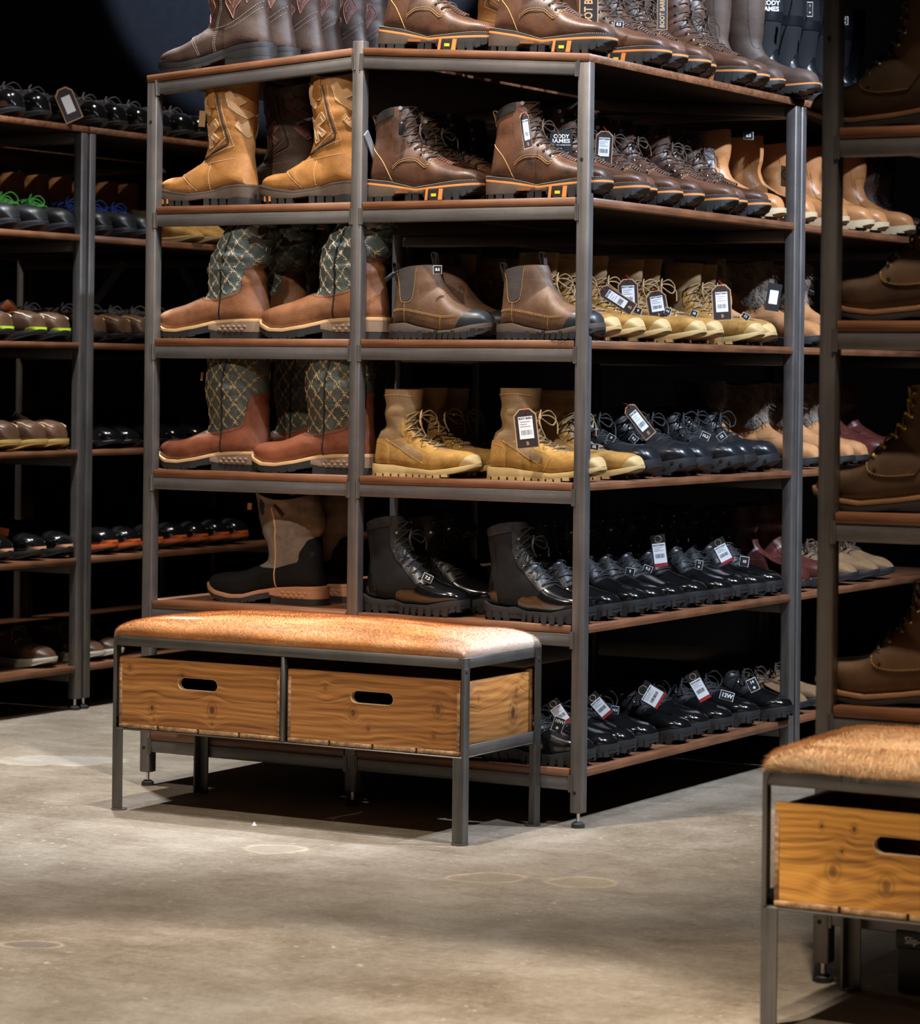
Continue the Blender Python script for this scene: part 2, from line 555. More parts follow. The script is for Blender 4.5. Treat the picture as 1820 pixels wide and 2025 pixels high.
def loft(sp, nr=36, n=(14, 16, 28)):
    L = max(p[0] for p in sp['F'])
    wh, wb = sp['wh'], sp['wb']
    plan = plan_fn(L - sp.get('x0', 4), wh, wb, sp.get('tp', 2.3), sp.get('xb', 0.70))
    x0 = sp.get('x0', 4)
    back = crom(sp['B'])
    bot = crom([(x, z - 3) for x, z in sp['feather']])
    Bp = Path(np.vstack([back, bot]))
    Fp = Path(crom(sp['F']))
    nb = len(back)
    bend = np.array(sp['F'][sp['bend']], float)
    kF = np.argmin(np.linalg.norm(Fp.p - bend, axis=1))
    sF0 = Fp.c[kF]
    sF1 = sF0 + sp.get('fan', 22)
    below = np.where(back[:, 1] <= bend[1] + sp.get('ao', 5))[0]
    kA = below[0] if len(below) else nb // 2
    sA = Bp.c[max(kA, 1)]
    xs = Bp.p[nb:, 0]
    kU = nb + int(np.argmax(xs >= bend[0] + sp.get('uo', 10)))
    sU = Bp.c[kU]
    sec = []
    w_top, w_mid, w_ank = sp['sw']
    for i in range(n[0]):
        t = i / n[0]
        sec.append((Bp.at(sA * t), Fp.at(sF0 * t), np.interp(t, [0, 0.5, 1], [w_top, w_mid, w_ank]), 2.0, 2.0, t))
    for i in range(n[1]):
        t = i / n[1]
        wu = plan(Bp.p[kU][0] - x0) - 1.5
        wq = w_ank + (max(wh - 1.5, w_ank) - w_ank) * min(1, t * 2)
        wq = wq + (wu - wq) * max(0, t * 2 - 1)
        sec.append((Bp.at(sA + (sU - sA) * t), Fp.at(sF0 + (sF1 - sF0) * t), wq, 2.0 + 0.1 * t, 2.0 + 1.6 * t, 1.0))
    for i in range(n[2] + 1):
        t = i / n[2]
        t = math.sin(t * PI / 2) ** 0.9 * 0.65 + t * 0.35
        b_, f_ = Bp.at(sU + (Bp.L - sU) * t), Fp.at(sF1 + (Fp.L - sF1) * t)
        xm = b_[0] * 0.65 + f_[0] * 0.35
        sec.append((b_, f_, max(0.3, float(plan(xm - x0)) - 1.5), 2.15 + sp.get('box', 0.3) * t, 3.6, 1.0))
    V = []
    m = len(sec)
    dip = sp.get('dip', 0)
    amp = sp.get('fold', 0)
    cv = sp.get('curve', 7)
    for si, (b_, f_, wq, nt_, nb_, t1) in enumerate(sec):
        c = (b_ + f_) / 2
        h = (f_ - b_) / 2
        for k in range(nr):
            a = 2 * PI * k / nr
            ca, sa = math.cos(a), math.sin(a)
            e = nt_ if ca >= 0 else nb_
            u = math.copysign(abs(ca) ** (2 / e), ca)
            v = math.copysign(abs(sa) ** (2 / e), sa)
            p = c + h * u
            y = wq * v
            z = p[1]
            if si < n[0]:
                z += dip * math.cos(2 * a) * max(0, 1 - t1 / 0.45)
            x = p[0]
            if amp:
                fa = amp * min(1, max(0, (z - sp.get('fold_z', 100)) / 40))
                q = noise.noise(Vector((x * 0.02, y * 0.02 + 3, z * 0.045))) + 0.5 * noise.noise(Vector((x * 0.05, y * 0.05, z * 0.09)))
                y += fa * q * (1 if v > 0 else -1)
                x += fa * 0.7 * noise.noise(Vector((z * 0.05, 7, 0)))
            y -= cv * (max(0, x) / L) ** 2
            V.append((x * MM, y * MM, z * MM))
    V = np.array(V)
    Q = []
    for i in range(m - 1):
        for k in range(nr):
            k2 = (k + 1) % nr
            Q.append((i * nr + k, i * nr + k2, (i + 1) * nr + k2, (i + 1) * nr + k))
    Q.append(tuple((m - 1) * nr + k for k in range(nr)))
    Qa = np.array(Q[:-1])
    T = np.vstack([Qa[:, [0, 1, 2]], Qa[:, [0, 2, 3]]])
    fn = np.cross(V[T[:, 1]] - V[T[:, 0]], V[T[:, 2]] - V[T[:, 0]])
    Nn = np.zeros_like(V)
    for i in range(3):
        np.add.at(Nn, T[:, i], fn)
    nl = np.linalg.norm(Nn, axis=1, keepdims=True)
    Nn = Nn / np.maximum(nl, 1e-12)
    cen = V.reshape(m, nr, 3).mean(axis=1).repeat(nr, axis=0)
    if ((V - cen) * Nn).sum() < 0:
        Nn = -Nn
        Q = [q[::-1] for q in Q]
        T = T[:, ::-1]
    lf = Loft()
    lf.V, lf.N, lf.T, lf.Q, lf.nr, lf.m, lf.L, lf.sp = V, Nn, T, Q, nr, m, L, sp
    lf.plan, lf.x0 = plan, x0
    lf.bvh = BVHTree.FromPolygons([tuple(v) for v in V], [tuple(q) for q in Q[:-1]])
    lf.top = V[:nr]
    lf.sec = sec
    lf.Fp = Fp
    return lf

def upper_mesh(lf, name='upper'):
    return to_mesh(name, lf.V, lf.Q, True, 0)

def lining_mesh(lf, depth=45, name='lining'):
    nr = lf.nr
    top = lf.V[:nr]
    c = top.mean(axis=0)
    nxt = lf.V[nr:2 * nr]
    inn = c + (top - c) * 0.93
    low = c + (top - c) * 0.90 + np.array([0, 0, -depth * MM])
    rim_o = top + lf.N[:nr] * 0.0006
    V = np.vstack([rim_o + [0, 0, 0.0005], inn + [0, 0, 0.0008], low])
    Fc = []
    for r in range(2):
        for k in range(nr):
            k2 = (k + 1) % nr
            Fc.append((r * nr + k, (r + 1) * nr + k, (r + 1) * nr + k2, r * nr + k2))
    Fc.append(tuple(2 * nr + k for k in range(nr)))
    return to_mesh(name, V, Fc, True, 50)

def sdf_poly(px, pz, poly):
    P = np.array(poly, float)
    n = len(P)
    d = np.full(px.shape, 1e9)
    inside = np.zeros(px.shape, bool)
    for i in range(n):
        a, b = P[i], P[(i + 1) % n]
        e = b - a
        wx, wz = px - a[0], pz - a[1]
        t = np.clip((wx * e[0] + wz * e[1]) / max(e @ e, 1e-9), 0, 1)
        d = np.minimum(d, np.hypot(wx - e[0] * t, wz - e[1] * t))
        cond = ((a[1] > pz) != (b[1] > pz))
        with np.errstate(divide='ignore', invalid='ignore'):
            xi = a[0] + (pz - a[1]) / (b[1] - a[1]) * e[0]
        inside ^= cond & (px < xi)
    return np.where(inside, d, -d)

def shell(lf, poly, off=1.2, side=0, name='panel', invert=False):
    """raised panel: the part of the upper whose side view lies inside poly (mm); side 0 both, +1/-1 one side"""
    V, Nn = lf.V, lf.N
    f = sdf_poly(V[:, 0] / MM, V[:, 2] / MM, poly)
    if invert:
        f = -f
    if side:
        f = np.minimum(f, side * V[:, 1] / MM)
    Vo = V + Nn * off * MM
    Vi = V - Nn * 0.4 * MM
    outV, outI, idx, polys = [], [], {}, []
    def vid(key, a, b=None, t=0):
        if key not in idx:
            idx[key] = len(outV)
            if b is None:
                outV.append(Vo[a]); outI.append(Vi[a])
            else:
                outV.append(Vo[a] * (1 - t) + Vo[b] * t); outI.append(Vi[a] * (1 - t) + Vi[b] * t)
        return idx[key]
    fin = f > 0
    cnt = fin[lf.T].sum(axis=1)
    for tri in lf.T[cnt == 3]:
        polys.append(tuple(vid(int(i), int(i)) for i in tri))
    for tri in lf.T[(cnt > 0) & (cnt < 3)]:
        pl = []
        for q in range(3):
            i, j = int(tri[q]), int(tri[(q + 1) % 3])
            if fin[i]:
                pl.append(vid(i, i))
            if fin[i] != fin[j]:
                a, b = (i, j) if i < j else (j, i)
                t = f[a] / (f[a] - f[b])
                pl.append(vid((a, b), a, b, t))
        pl = [p for q, p in enumerate(pl) if p != pl[q - 1]]
        if len(pl) >= 3:
            polys.append(tuple(pl))
    ec = {}
    for pl in polys:
        for q in range(len(pl)):
            e = (pl[q], pl[(q + 1) % len(pl)])
            ec[e] = 1
    k = len(outV)
    rim = [(e[1], e[0], e[0] + k, e[1] + k) for e in ec if (e[1], e[0]) not in ec]
    if not outV:
        outV = [(0, 0, 0)]; outI = [(0, 0, 0)]
    return to_mesh(name, outV + outI, polys + rim, True, 55)

def drape(lf, x, z, side, off=0.6):
    h = lf.bvh.ray_cast(Vector((x * MM, side * 0.3, z * MM)), Vector((0, -side, 0)))
    if h[0] is None:
        return None, None
    n = h[1]
    if n.y * side < 0:
        n = -n
    return h[0] + n * off * MM, n

def seam(mb, lf, pts, r=0.6, sides=(1, -1), off=0.4, step=5, smooth=True, nseg=4):
    for s in sides:
        run = []
        for x, z in resample(pts, step, smooth):
            p, _ = drape(lf, x, z, s, off)
            if p is None:
                if len(run) > 1:
                    mb.tube(run, r * MM, nseg)
                run = []
            else:
                if run and (p - run[-1]).length > 0.03:
                    mb.tube(run, r * MM, nseg)
                    run = []
                run.append(p)
        if len(run) > 1:
            mb.tube(run, r * MM, nseg)

def stitches(mb, lf, pts, r=0.7, sides=(1, -1), dash=3.2, gap=2.0, off=1.4, smooth=True):
    P = Path(crom(pts) if smooth else pts)
    for s in sides:
        q = 0
        while q < P.L:
            a, b = P.at(q), P.at(min(P.L, q + dash))
            p1, _ = drape(lf, a[0], a[1], s, off)
            p2, _ = drape(lf, b[0], b[1], s, off)
            if p1 is not None and p2 is not None and (p1 - p2).length < 0.015:
                mb.tube([p1, p2], r * MM, 4)
            q += dash + gap

def layer(lf, margin, top, bot, xa=None, xb=None, bulge=0.0, nst=46, lean=0.0, name='sole'):
    """slab following the sole outline, between polylines bot(x) and top(x) (mm)"""
    Lp = lf.L - lf.x0
    fx0 = lf.x0 - margin
    fx1 = lf.L + margin
    a = fx0 if xa is None else xa
    b = fx1 if xb is None else xb
    tx, tz = zip(*top)
    bx, bz = zip(*bot)
    k = (fx1 - fx0) / Lp
    wmax = lf.sp['wb']
    V, Fc = [], []
    cv = lf.sp.get('curve', 7)
    xs = []
    for i in range(nst + 1):
        t = i / nst
        if xa is None and xb is None:
            t = (1 - math.cos(t * PI)) / 2 * 0.6 + t * 0.4
        elif xa is None:
            t = t ** 1.6
        elif xb is None:
            t = 1 - (1 - t) ** 1.6
        xs.append(a + (b - a) * t)
    for x in xs:
        wq = float(lf.plan((x - fx0) / k)) * (1 + margin / wmax)
        zt = float(np.interp(x, tx, tz))
        zb = float(np.interp(x, bx, bz))
        zm = (zt + zb) / 2
        yc = -cv * (max(0, x) / lf.L) ** 2
        for yy, zz in ((-wq + lean, zb), (wq - lean, zb), (wq + bulge, zm), (wq, zt), (-wq, zt), (-wq - bulge, zm)):
            V.append((x * MM, (yy + yc) * MM, zz * MM))
    n = len(xs)
    for i in range(n - 1):
        for q in range(6):
            q2 = (q + 1) % 6
            Fc.append((i * 6 + q, (i + 1) * 6 + q, (i + 1) * 6 + q2, i * 6 + q2))
    Fc.append((0, 1, 2, 3, 4, 5))
    Fc.append(tuple((n - 1) * 6 + q for q in (5, 4, 3, 2, 1, 0)))
    return to_mesh(name, V, Fc, True, 40)

def lugs(mb, lf, margin, spans, zlo, zhi, depth=12, out=1.5, tilt=0.0):
    """tread blocks along both sides; spans [(xa, xb)], zlo/zhi polylines or numbers"""
    Lp = lf.L - lf.x0
    fx0, fx1 = lf.x0 - margin, lf.L + margin
    k = (fx1 - fx0) / Lp
    wmax = lf.sp['wb']
    cv = lf.sp.get('curve', 7)
    g = lambda c, x: c if isinstance(c, (int, float)) else float(np.interp(x, [q[0] for q in c], [q[1] for q in c]))
    for xa, xb in spans:
        for s in (1, -1):
            V = []
            for x in (xa, xb):
                wq = float(lf.plan((x - fx0) / k)) * (1 + margin / wmax)
                yc = -cv * (max(0, x) / lf.L) ** 2
                for yy in (max(0, wq - depth), wq + out):
                    for zz, dx in ((g(zlo, x), tilt), (g(zhi, x), 0)):
                        V.append(((x + dx) * MM, (s * yy + yc) * MM, zz * MM))
            mb.add(V, [(0, 1, 3, 2), (4, 6, 7, 5), (0, 4, 5, 1), (2, 3, 7, 6), (0, 2, 6, 4), (1, 5, 7, 3)])

def lace_up(lf, eye, er=3.6, eye_r=1.3, lr=1.7, hooks=0, bow=True, mat_eye='brass', lift=5.0, seed=1):
    """eyelets + crossing laces; eye = side-view points from top to bottom"""
    rnd = random.Random(seed)
    me, ml = MB(), MB()
    Lp, Rp = [], []
    for i, (x, z) in enumerate(eye):
        for s, lst in ((1, Lp), (-1, Rp)):
            p, n_ = drape(lf, x, z, s, 1.6)
            if p is None:
                p, n_ = Vector((x * MM, s * 0.02, z * MM)), Vector((0, s, 0))
            if i < hooks:
                me.cyl(p - n_ * 0.001, p + n_ * 0.006, er * 0.6 * MM, 8)
                me.cyl(p + n_ * 0.006, p + n_ * 0.0076, er * 1.35 * MM, 12)
            else:
                me.ring(p, n_, er * MM, eye_r * MM, 10, 4)
            lst.append((p, n_))
    def over(p, q, up=lift):
        a, b = p[0], q[0]
        mid = (a + b) / 2
        # front surface near the middle
        d = Vector((mid.x - (a.x + b.x) / 2 + 1, 0, 0.7)).normalized()
        org = mid + Vector((0.10, 0, 0.08))
        h = lf.bvh.ray_cast(org, (mid - org).normalized())
        dirn = (org - mid).normalized()
        m = (h[0] + dirn * up * MM) if h[0] is not None else mid + dirn * 0.012
        qa = a.lerp(m, 0.5) + dirn * (up * 0.9) * MM
        qb = b.lerp(m, 0.5) + dirn * (up * 0.9) * MM
        pts = [a + p[1] * 0.001, a + p[1] * 0.004, qa, m, qb, b + q[1] * 0.004, b + q[1] * 0.001]
        return [Vector(v) for v in crom([tuple(v) for v in pts], 4)]
    for i in range(len(eye) - 1):
        ml.tube(over(Lp[i], Rp[i + 1], lift + 1.5), lr * MM, 6)
        ml.tube(over(Rp[i], Lp[i + 1], lift), lr * MM, 6)
    ml.tube(over(Lp[-1], Rp[-1], lift), lr * MM, 6)
    if bow:
        k = min(max(hooks, 0) + (1 if hooks == 0 else 0), len(eye) - 1)
        c = over(Lp[k], Rp[k], lift + 3)
        c0 = c[len(c) // 2]
        for s in (1, -1):
            for q in range(2):
                a1 = rnd.uniform(15, 30) * MM
                pts = [c0, c0 + Vector((a1 * 0.7, s * a1 * 0.8, a1 * (0.5 - q * 0.5))), c0 + Vector((a1 * 1.0, s * a1 * 1.6, -a1 * 0.2 - q * 0.01)),
                       c0 + Vector((a1 * 0.9, s * a1 * 1.1, -a1 * 0.9)), c0 + Vector((0.002, s * 0.004, -0.003))]
                if q:
                    pts = pts[:3] + [c0 + Vector((a1 * 1.3, s * a1 * 1.2, -a1 * 1.6))]
                ml.tube([Vector(v) for v in crom([tuple(v) for v in pts], 5)], lr * MM, 6)
    return me.mesh('eyelets'), ml.mesh('laces')

KINDS = {}
def kind(name, parts):
    """parts: [(part name, mesh, material, parent index or None)]"""
    for pn, me, mat, par in parts:
        if not me.materials:
            me.materials.append(MATS[mat])
    KINDS[name] = parts

def pull_loop(lf, x, z, h=22, w=9, tilt=-0.4, th=1.4):
    mb = MB()
    pts = [(x, z - 18), (x + tilt * 10, z), (x + tilt * h - 3, z + h * 0.8), (x + tilt * h + 2, z + h), (x + tilt * h + 8, z + h * 0.75), (x + 6, z), (x + 7, z - 14)]
    pts = crom(pts, 5)
    for i in range(len(pts) - 1):
        a, b = pts[i], pts[i + 1]
        d = (b - a) / max(np.linalg.norm(b - a), 1e-6)
        nx, nzz = -d[1] * th / 2, d[0] * th / 2
        V = []
        for p in (a, b):
            for yy in (-w, w):
                for s in (-1, 1):
                    V.append(((p[0] + s * nx) * MM, yy * MM, (p[1] + s * nzz) * MM))
        mb.add(V, [(0, 1, 3, 2), (4, 6, 7, 5), (0, 4, 5, 1), (2, 3, 7, 6), (0, 2, 6, 4), (1, 5, 7, 3)])
    return mb.mesh('pull_loop', True, 60)

# ------------------------------------------------------------------ footwear materials
leather('work_brown', (0.026, 0.0125, 0.0085), (0.150, 0.064, 0.034), 0.42, mottle=7)
leather('work_tan_edge', (0.24, 0.11, 0.05), (0.36, 0.18, 0.09), 0.6)
leather('collar_black', (0.010, 0.010, 0.011), (0.022, 0.022, 0.023), 0.42)
leather('tan_west', (0.21, 0.083, 0.019), (0.44, 0.200, 0.054), 0.5, mottle=11)
leather('tan_inlay', (0.52, 0.27, 0.11), (0.66, 0.38, 0.18), 0.55)
leather('saddle_brown', (0.105, 0.038, 0.015), (0.265, 0.108, 0.046), 0.50, mottle=9)
leather('red_brown', (0.078, 0.021, 0.010), (0.215, 0.066, 0.030), 0.40, mottle=8)
leather('teal_shaft', (0.042, 0.062, 0.064), (0.125, 0.165, 0.168), 0.40, mottle=18)
leather('olive_shaft', (0.026, 0.031, 0.028), (0.070, 0.078, 0.068), 0.42, mottle=18)
leather('black_canvas', (0.004, 0.004, 0.0045), (0.010, 0.010, 0.0105), 0.75, grain=900, bstr=0.4, spec=0.2)
leather('grey_suede', (0.105, 0.088, 0.076), (0.235, 0.205, 0.180), 0.85, grain=700, bstr=0.5, spec=0.2)
leather('dark_west', (0.030, 0.0165, 0.012), (0.078, 0.045, 0.033), 0.48, mottle=10)
leather('dark_inlay', (0.10, 0.042, 0.036), (0.16, 0.07, 0.058), 0.5)
leather('chelsea_brown', (0.045, 0.021, 0.011), (0.165, 0.083, 0.043), 0.55, mottle=8)
leather('suede_tan', (0.25, 0.128, 0.030), (0.44, 0.245, 0.072), 0.9, grain=900, bstr=0.6, spec=0.15, mottle=30)
leather('nylon_tan', (0.16, 0.092, 0.038), (0.29, 0.175, 0.078), 0.75, grain=800, bstr=0.4)
leather('polish_black', (0.0035, 0.0035, 0.0038), (0.007, 0.007, 0.0075), 0.15, grain=260, bstr=0.08, coat=0.7)
leather('soft_black', (0.008, 0.008, 0.009), (0.022, 0.022, 0.024), 0.40, grain=300)
leather('well_tan', (0.34, 0.135, 0.045), (0.52, 0.235, 0.092), 0.42, grain=220, mottle=8)
leather('fur_suede', (0.36, 0.16, 0.062), (0.52, 0.26, 0.115), 0.85, grain=800, bstr=0.4, spec=0.2)
leather('burgundy', (0.050, 0.012, 0.010), (0.125, 0.032, 0.025), 0.35, mottle=9)
leather('tall_brown', (0.042, 0.024, 0.017), (0.095, 0.057, 0.040), 0.6, mottle=9)
leather('oil_brown', (0.045, 0.021, 0.008), (0.110, 0.054, 0.020), 0.55, mottle=8)
leather('moc_brown', (0.045, 0.021, 0.010), (0.105, 0.050, 0.024), 0.45)
leather('hiker_tan', (0.14, 0.078, 0.033), (0.25, 0.145, 0.065), 0.8, grain=800, bstr=0.4)
leather('sneaker_dark', (0.006, 0.0065, 0.006), (0.014, 0.0145, 0.013), 0.5)
leather('gusset_brown', (0.035, 0.026, 0.024), (0.062, 0.049, 0.046), 0.85, grain=1200, bstr=0.6)
plain('rubber_boot', (0.005, 0.0055, 0.006), 0.45, grain=150, bstr=0.1)
plain('rubber_gloss', (0.010, 0.011, 0.014), 0.28)
plain('neoprene', (0.006, 0.007, 0.010), 0.85)
plain('midsole_brown', (0.070, 0.048, 0.036), 0.55, var=0.2)
plain('orange_stripe', (0.62, 0.22, 0.055), 0.5)
plain('orange_sole', (0.50, 0.095, 0.020), 0.5)
plain('yellow_print', (0.75, 0.52, 0.02), 0.5)
plain('welt_tan', (0.56, 0.35, 0.17), 0.6, var=0.15)
plain('welt_pink', (0.50, 0.24, 0.135), 0.55, var=0.12)
plain('heel_taupe', (0.20, 0.135, 0.092), 0.55, var=0.15)
plain('sole_dark', (0.030, 0.024, 0.022), 0.6, grain=300)
plain('sole_black', (0.013, 0.013, 0.014), 0.55, grain=260)
plain('sole_tan', (0.46, 0.32, 0.135), 0.6, var=0.1)
plain('sole_cream', (0.50, 0.38, 0.23), 0.7, var=0.12)
plain('sole_white', (0.62, 0.60, 0.50), 0.6)
plain('sole_wedge', (0.52, 0.33, 0.10), 0.6)
plain('toe_cap_rubber', (0.020, 0.022, 0.026), 0.42, grain=200)
plain('lace_brown', (0.060, 0.040, 0.028), 0.85)
plain('lace_tan', (0.27, 0.175, 0.080), 0.85)
plain('lace_black', (0.012, 0.012, 0.013), 0.75)
plain('lace_grey', (0.055, 0.050, 0.058), 0.85)
plain('lace_yellow', (0.62, 0.38, 0.06), 0.8)
plain('lace_green', (0.10, 0.42, 0.05), 0.7)
plain('lace_blue', (0.02, 0.04, 0.20), 0.7)
plain('lime', (0.38, 0.55, 0.02), 0.5)
plain('stitch_gold', (0.60, 0.36, 0.12), 0.7)
plain('stitch_cream', (0.72, 0.58, 0.40), 0.7)
plain('stitch_white', (0.36, 0.33, 0.29), 0.7)
plain('stitch_pink', (0.42, 0.22, 0.17), 0.7)
plain('stitch_dark', (0.035, 0.026, 0.020), 0.7)
plain('piping_black', (0.010, 0.010, 0.010), 0.5)
plain('piping_tan', (0.60, 0.38, 0.20), 0.6)
plain('lining_dark', (0.020, 0.015, 0.012), 0.9)
plain('lining_tan', (0.20, 0.12, 0.06), 0.9)
plain('fur_grey', (0.17, 0.135, 0.11), 0.8, var=0.5)
plain('paper_white', (0.86, 0.87, 0.90), 0.6)
plain('print_black', (0.01, 0.01, 0.01), 0.6)
plain('card_dark', (0.028, 0.016, 0.014), 0.55)
plain('card_black', (0.010, 0.010, 0.011), 0.5)
plain('card_tan', (0.50, 0.29, 0.15), 0.7)
plain('card_red', (0.42, 0.02, 0.02), 0.5)
plain('card_orange', (0.60, 0.13, 0.03), 0.6)
plain('plastic_white', (0.80, 0.80, 0.80), 0.4)

# ------------------------------------------------------------------ kinds of footwear
def sh(line, d):
    return [(x, z + d) for x, z in line]

def k_work():
    welt = [(3, 56), (80, 48), (154, 31), (209, 36), (282, 45), (330, 47)]
    stripe = [(0, 47), (84, 38), (162, 26), (224, 30), (330, 38)]
    lf = loft(dict(B=[(31, 204), (27, 181), (24, 152), (20, 120), (16, 88), (12, 54)], feather=[(12, 54), (80, 45), (154, 29), (209, 34), (282, 43), (322, 45)],
                   F=[(128, 232), (137, 200), (137, 172), (149, 147), (172, 127), (194, 111), (205, 101), (227, 90), (264, 79), (296, 74), (316, 65), (324, 49)],
                   bend=3, sw=(40, 40, 38), wh=35, wb=50, tp=2.5, x0=9, dip=-6, uo=5))
    P = [('upper', upper_mesh(lf), 'work_brown', None), ('lining', lining_mesh(lf), 'lining_dark', None)]
    P.append(('collar', shell(lf, [(20, 196), (24, 240), (95, 245), (95, 207), (70, 200), (20, 178)], 3.5, name='collar'), 'collar_black', None))
    P += [('quarter_panel', shell(lf, [(88, 207), (90, 232), (112, 240), (122, 200), (124, 172), (137, 148), (160, 128), (184, 112), (198, 100), (190, 76), (154, 95), (117, 94), (93, 78), (98, 120), (90, 160)], 1.4, name='quarter_panel', side=q_), 'work_brown', None) for q_ in (1, -1)]
    mb = MB()
    seam(mb, lf, [(22, 135), (57, 105), (76, 76), (88, 46)], 0.9)
    seam(mb, lf, [(27, 178), (60, 196), (92, 206)], 0.9)
    seam(mb, lf, [(90, 228), (104, 236), (120, 232)], 0.9)
    for d in (0, 5):
        stitches(mb, lf, [(93, 80 + d), (117, 96 + d), (154, 97 + d), (188, 79 + d), (203 - d, 100)], 0.7, off=2)
    P.append(('stitching', mb.mesh('stitching'), 'stitch_gold', None))
    ey, la = lace_up(lf, [(109, 223), (117, 200), (118, 177), (118, 156), (132, 141), (149, 126), (168, 111), (188, 100)], hooks=3, mat_eye='brass', seed=3)
    P.append(('eyelets', ey, 'chrome', None))
    P.append(('laces', la, 'lace_brown', None))
    tg = MB()
    for i in range(8):
        a = i / 7
        x = 196 + a * 44
        zc = float(np.interp(x, [190, 205, 227, 245], [112, 103, 92, 86])) + 2
        tg.tube([((x - 4) * MM, -0.016 * (1 - 0.3 * a), (zc - 3) * MM), ((x) * MM, -0.006, (zc + 2) * MM), (x * MM, 0.006, (zc + 2) * MM), ((x - 4) * MM, 0.016 * (1 - 0.3 * a), (zc - 3) * MM)], 2.2 * MM, 6)
    P.append(('kiltie', tg.mesh('kiltie'), 'work_brown', None))
    P.append(('pull_loop', pull_loop(lf, 25, 192, 20, 8, -0.3), 'work_tan_edge', None))
    P.append(('welt', layer(lf, 6, sh(welt, 1), sh(welt, -6), name='welt'), 'sole_dark', None))
    wi = len(P) - 1
    st = MB()
    for s in (1, -1):
        for i in range(70):
            x = 6 + i * 4.55
            k = (lf.L + 6 - (lf.x0 - 6)) / (lf.L - lf.x0)
            wq = float(lf.plan((x - (lf.x0 - 6)) / k)) * (1 + 6 / 50) - 2.5
            if wq < 6:
                continue
            zt = float(np.interp(x, [p[0] for p in welt], [p[1] for p in welt])) + 1.3
            y = s * wq - 7 * (x / lf.L) ** 2
            st.box((x - 1.3) * MM, (x + 1.3) * MM, (y - 0.6) * MM, (y + 0.6) * MM, zt * MM, (zt + 0.7) * MM)
    P.append(('welt_stitching', st.mesh('welt_stitching'), 'stitch_cream', wi))
    P.append(('midsole_stripe', layer(lf, 7, sh(stripe, 3), sh(stripe, -2.5), bulge=0.6, name='midsole_stripe'), 'orange_stripe', None))
    P.append(('midsole', layer(lf, 6.5, sh(stripe, -2), [(0, 13), (90, 12), (100, 20), (150, 17), (195, 16)], None, 192, 1.5, name='midsole'), 'midsole_brown', None))
    out = [(185, 9), (200, 5), (264, 6), (290, 10), (312, 19), (332, 34)]
    mb = MB()
    P.append(('outsole', layer(lf, 7, [(185, 26), (224, 28), (260, 31), (332, 36)], out, 186, None, 1.0, name='outsole'), 'sole_black', None))
    oi = len(P) - 1
    lugs(mb, lf, 6.5, [(4, 18), (22, 38), (44, 62), (66, 90)], 0, 14, out=0.6)
    lugs(mb, lf, 6.5, [(128, 148), (152, 172)], 0, 18, out=0.4)
    lugs(mb, lf, 7, [(208, 232), (250, 268), (274, 288)], 0, 22, out=1.6)
    lugs(mb, lf, 7, [(294, 304), (308, 317)], [(294, 8), (317, 20)], 32, out=1.4)
    P.append(('tread', mb.mesh('tread'), 'sole_black', None))
    mb = MB()
    lugs(mb, lf, 7, [(197, 205), (236, 247)], 1, 27, out=2.0, tilt=-3)
    P.append(('orange_tread', mb.mesh('orange_tread'), 'orange_stripe', None))
    mb = MB()
    lugs(mb, lf, 7, [(214, 228)], 9, 16, depth=4, out=2.4)
    P.append(('sole_badge', mb.mesh('sole_badge'), 'yellow_print', oi))
    mb = MB()
    lugs(mb, lf, 6.8, [(100, 138)], 20, 27, depth=6, out=1.2)
    P.append(('shank_insert', mb.mesh('shank_insert'), 'saddle_brown', None))
    kind('work', P)

BARB = {}
def barbed(lf, poly, pitch=29, ang=(50, -50), r=0.55, x_off=0):
    """criss-crossed barbed wire embroidery over the shaft"""
    mb = MB()
    P = np.array(poly)
    x0, x1, z0, z1 = P[:, 0].min(), P[:, 0].max(), P[:, 1].min(), P[:, 1].max()
    for a in ang:
        d = np.array([math.cos(math.radians(a)), math.sin(math.radians(a))])
        n_ = np.array([-d[1], d[0]])
        c = np.array([(x0 + x1) / 2 + x_off, (z0 + z1) / 2])
        for j in range(-6, 7):
            o = c + n_ * j * pitch
            for s in (1, -1):
                run = []
                for i in range(-60, 61):
                    q = o + d * i * 4
                    q2 = q + n_ * math.sin(i * 1.05) * 1.0
                    ok = sdf_poly(np.array([q[0]]), np.array([q[1]]), poly)[0] > 1
                    p = drape(lf, q2[0], q2[1], s, 0.8)[0] if ok else None
                    if p is None or (run and (p - run[-1]).length > 0.02):
                        if len(run) > 1:
                            mb.tube(run, r * MM, 4)
                        run = []
                    if p is not None:
                        run.append(p)
                        if i % 4 == 0:
                            for bd in (n_ + d * 0.8, n_ - d * 0.8):
                                e = [drape(lf, *(q + bd * t), s, 1.0)[0] for t in (-3.6, 0, 3.6)]
                                if None not in e and (e[0] - e[2]).length < 0.03:
                                    mb.tube(e, r * 0.9 * MM, 4)
                if len(run) > 1:
                    mb.tube(run, r * MM, 4)
    return mb.mesh('embroidery')

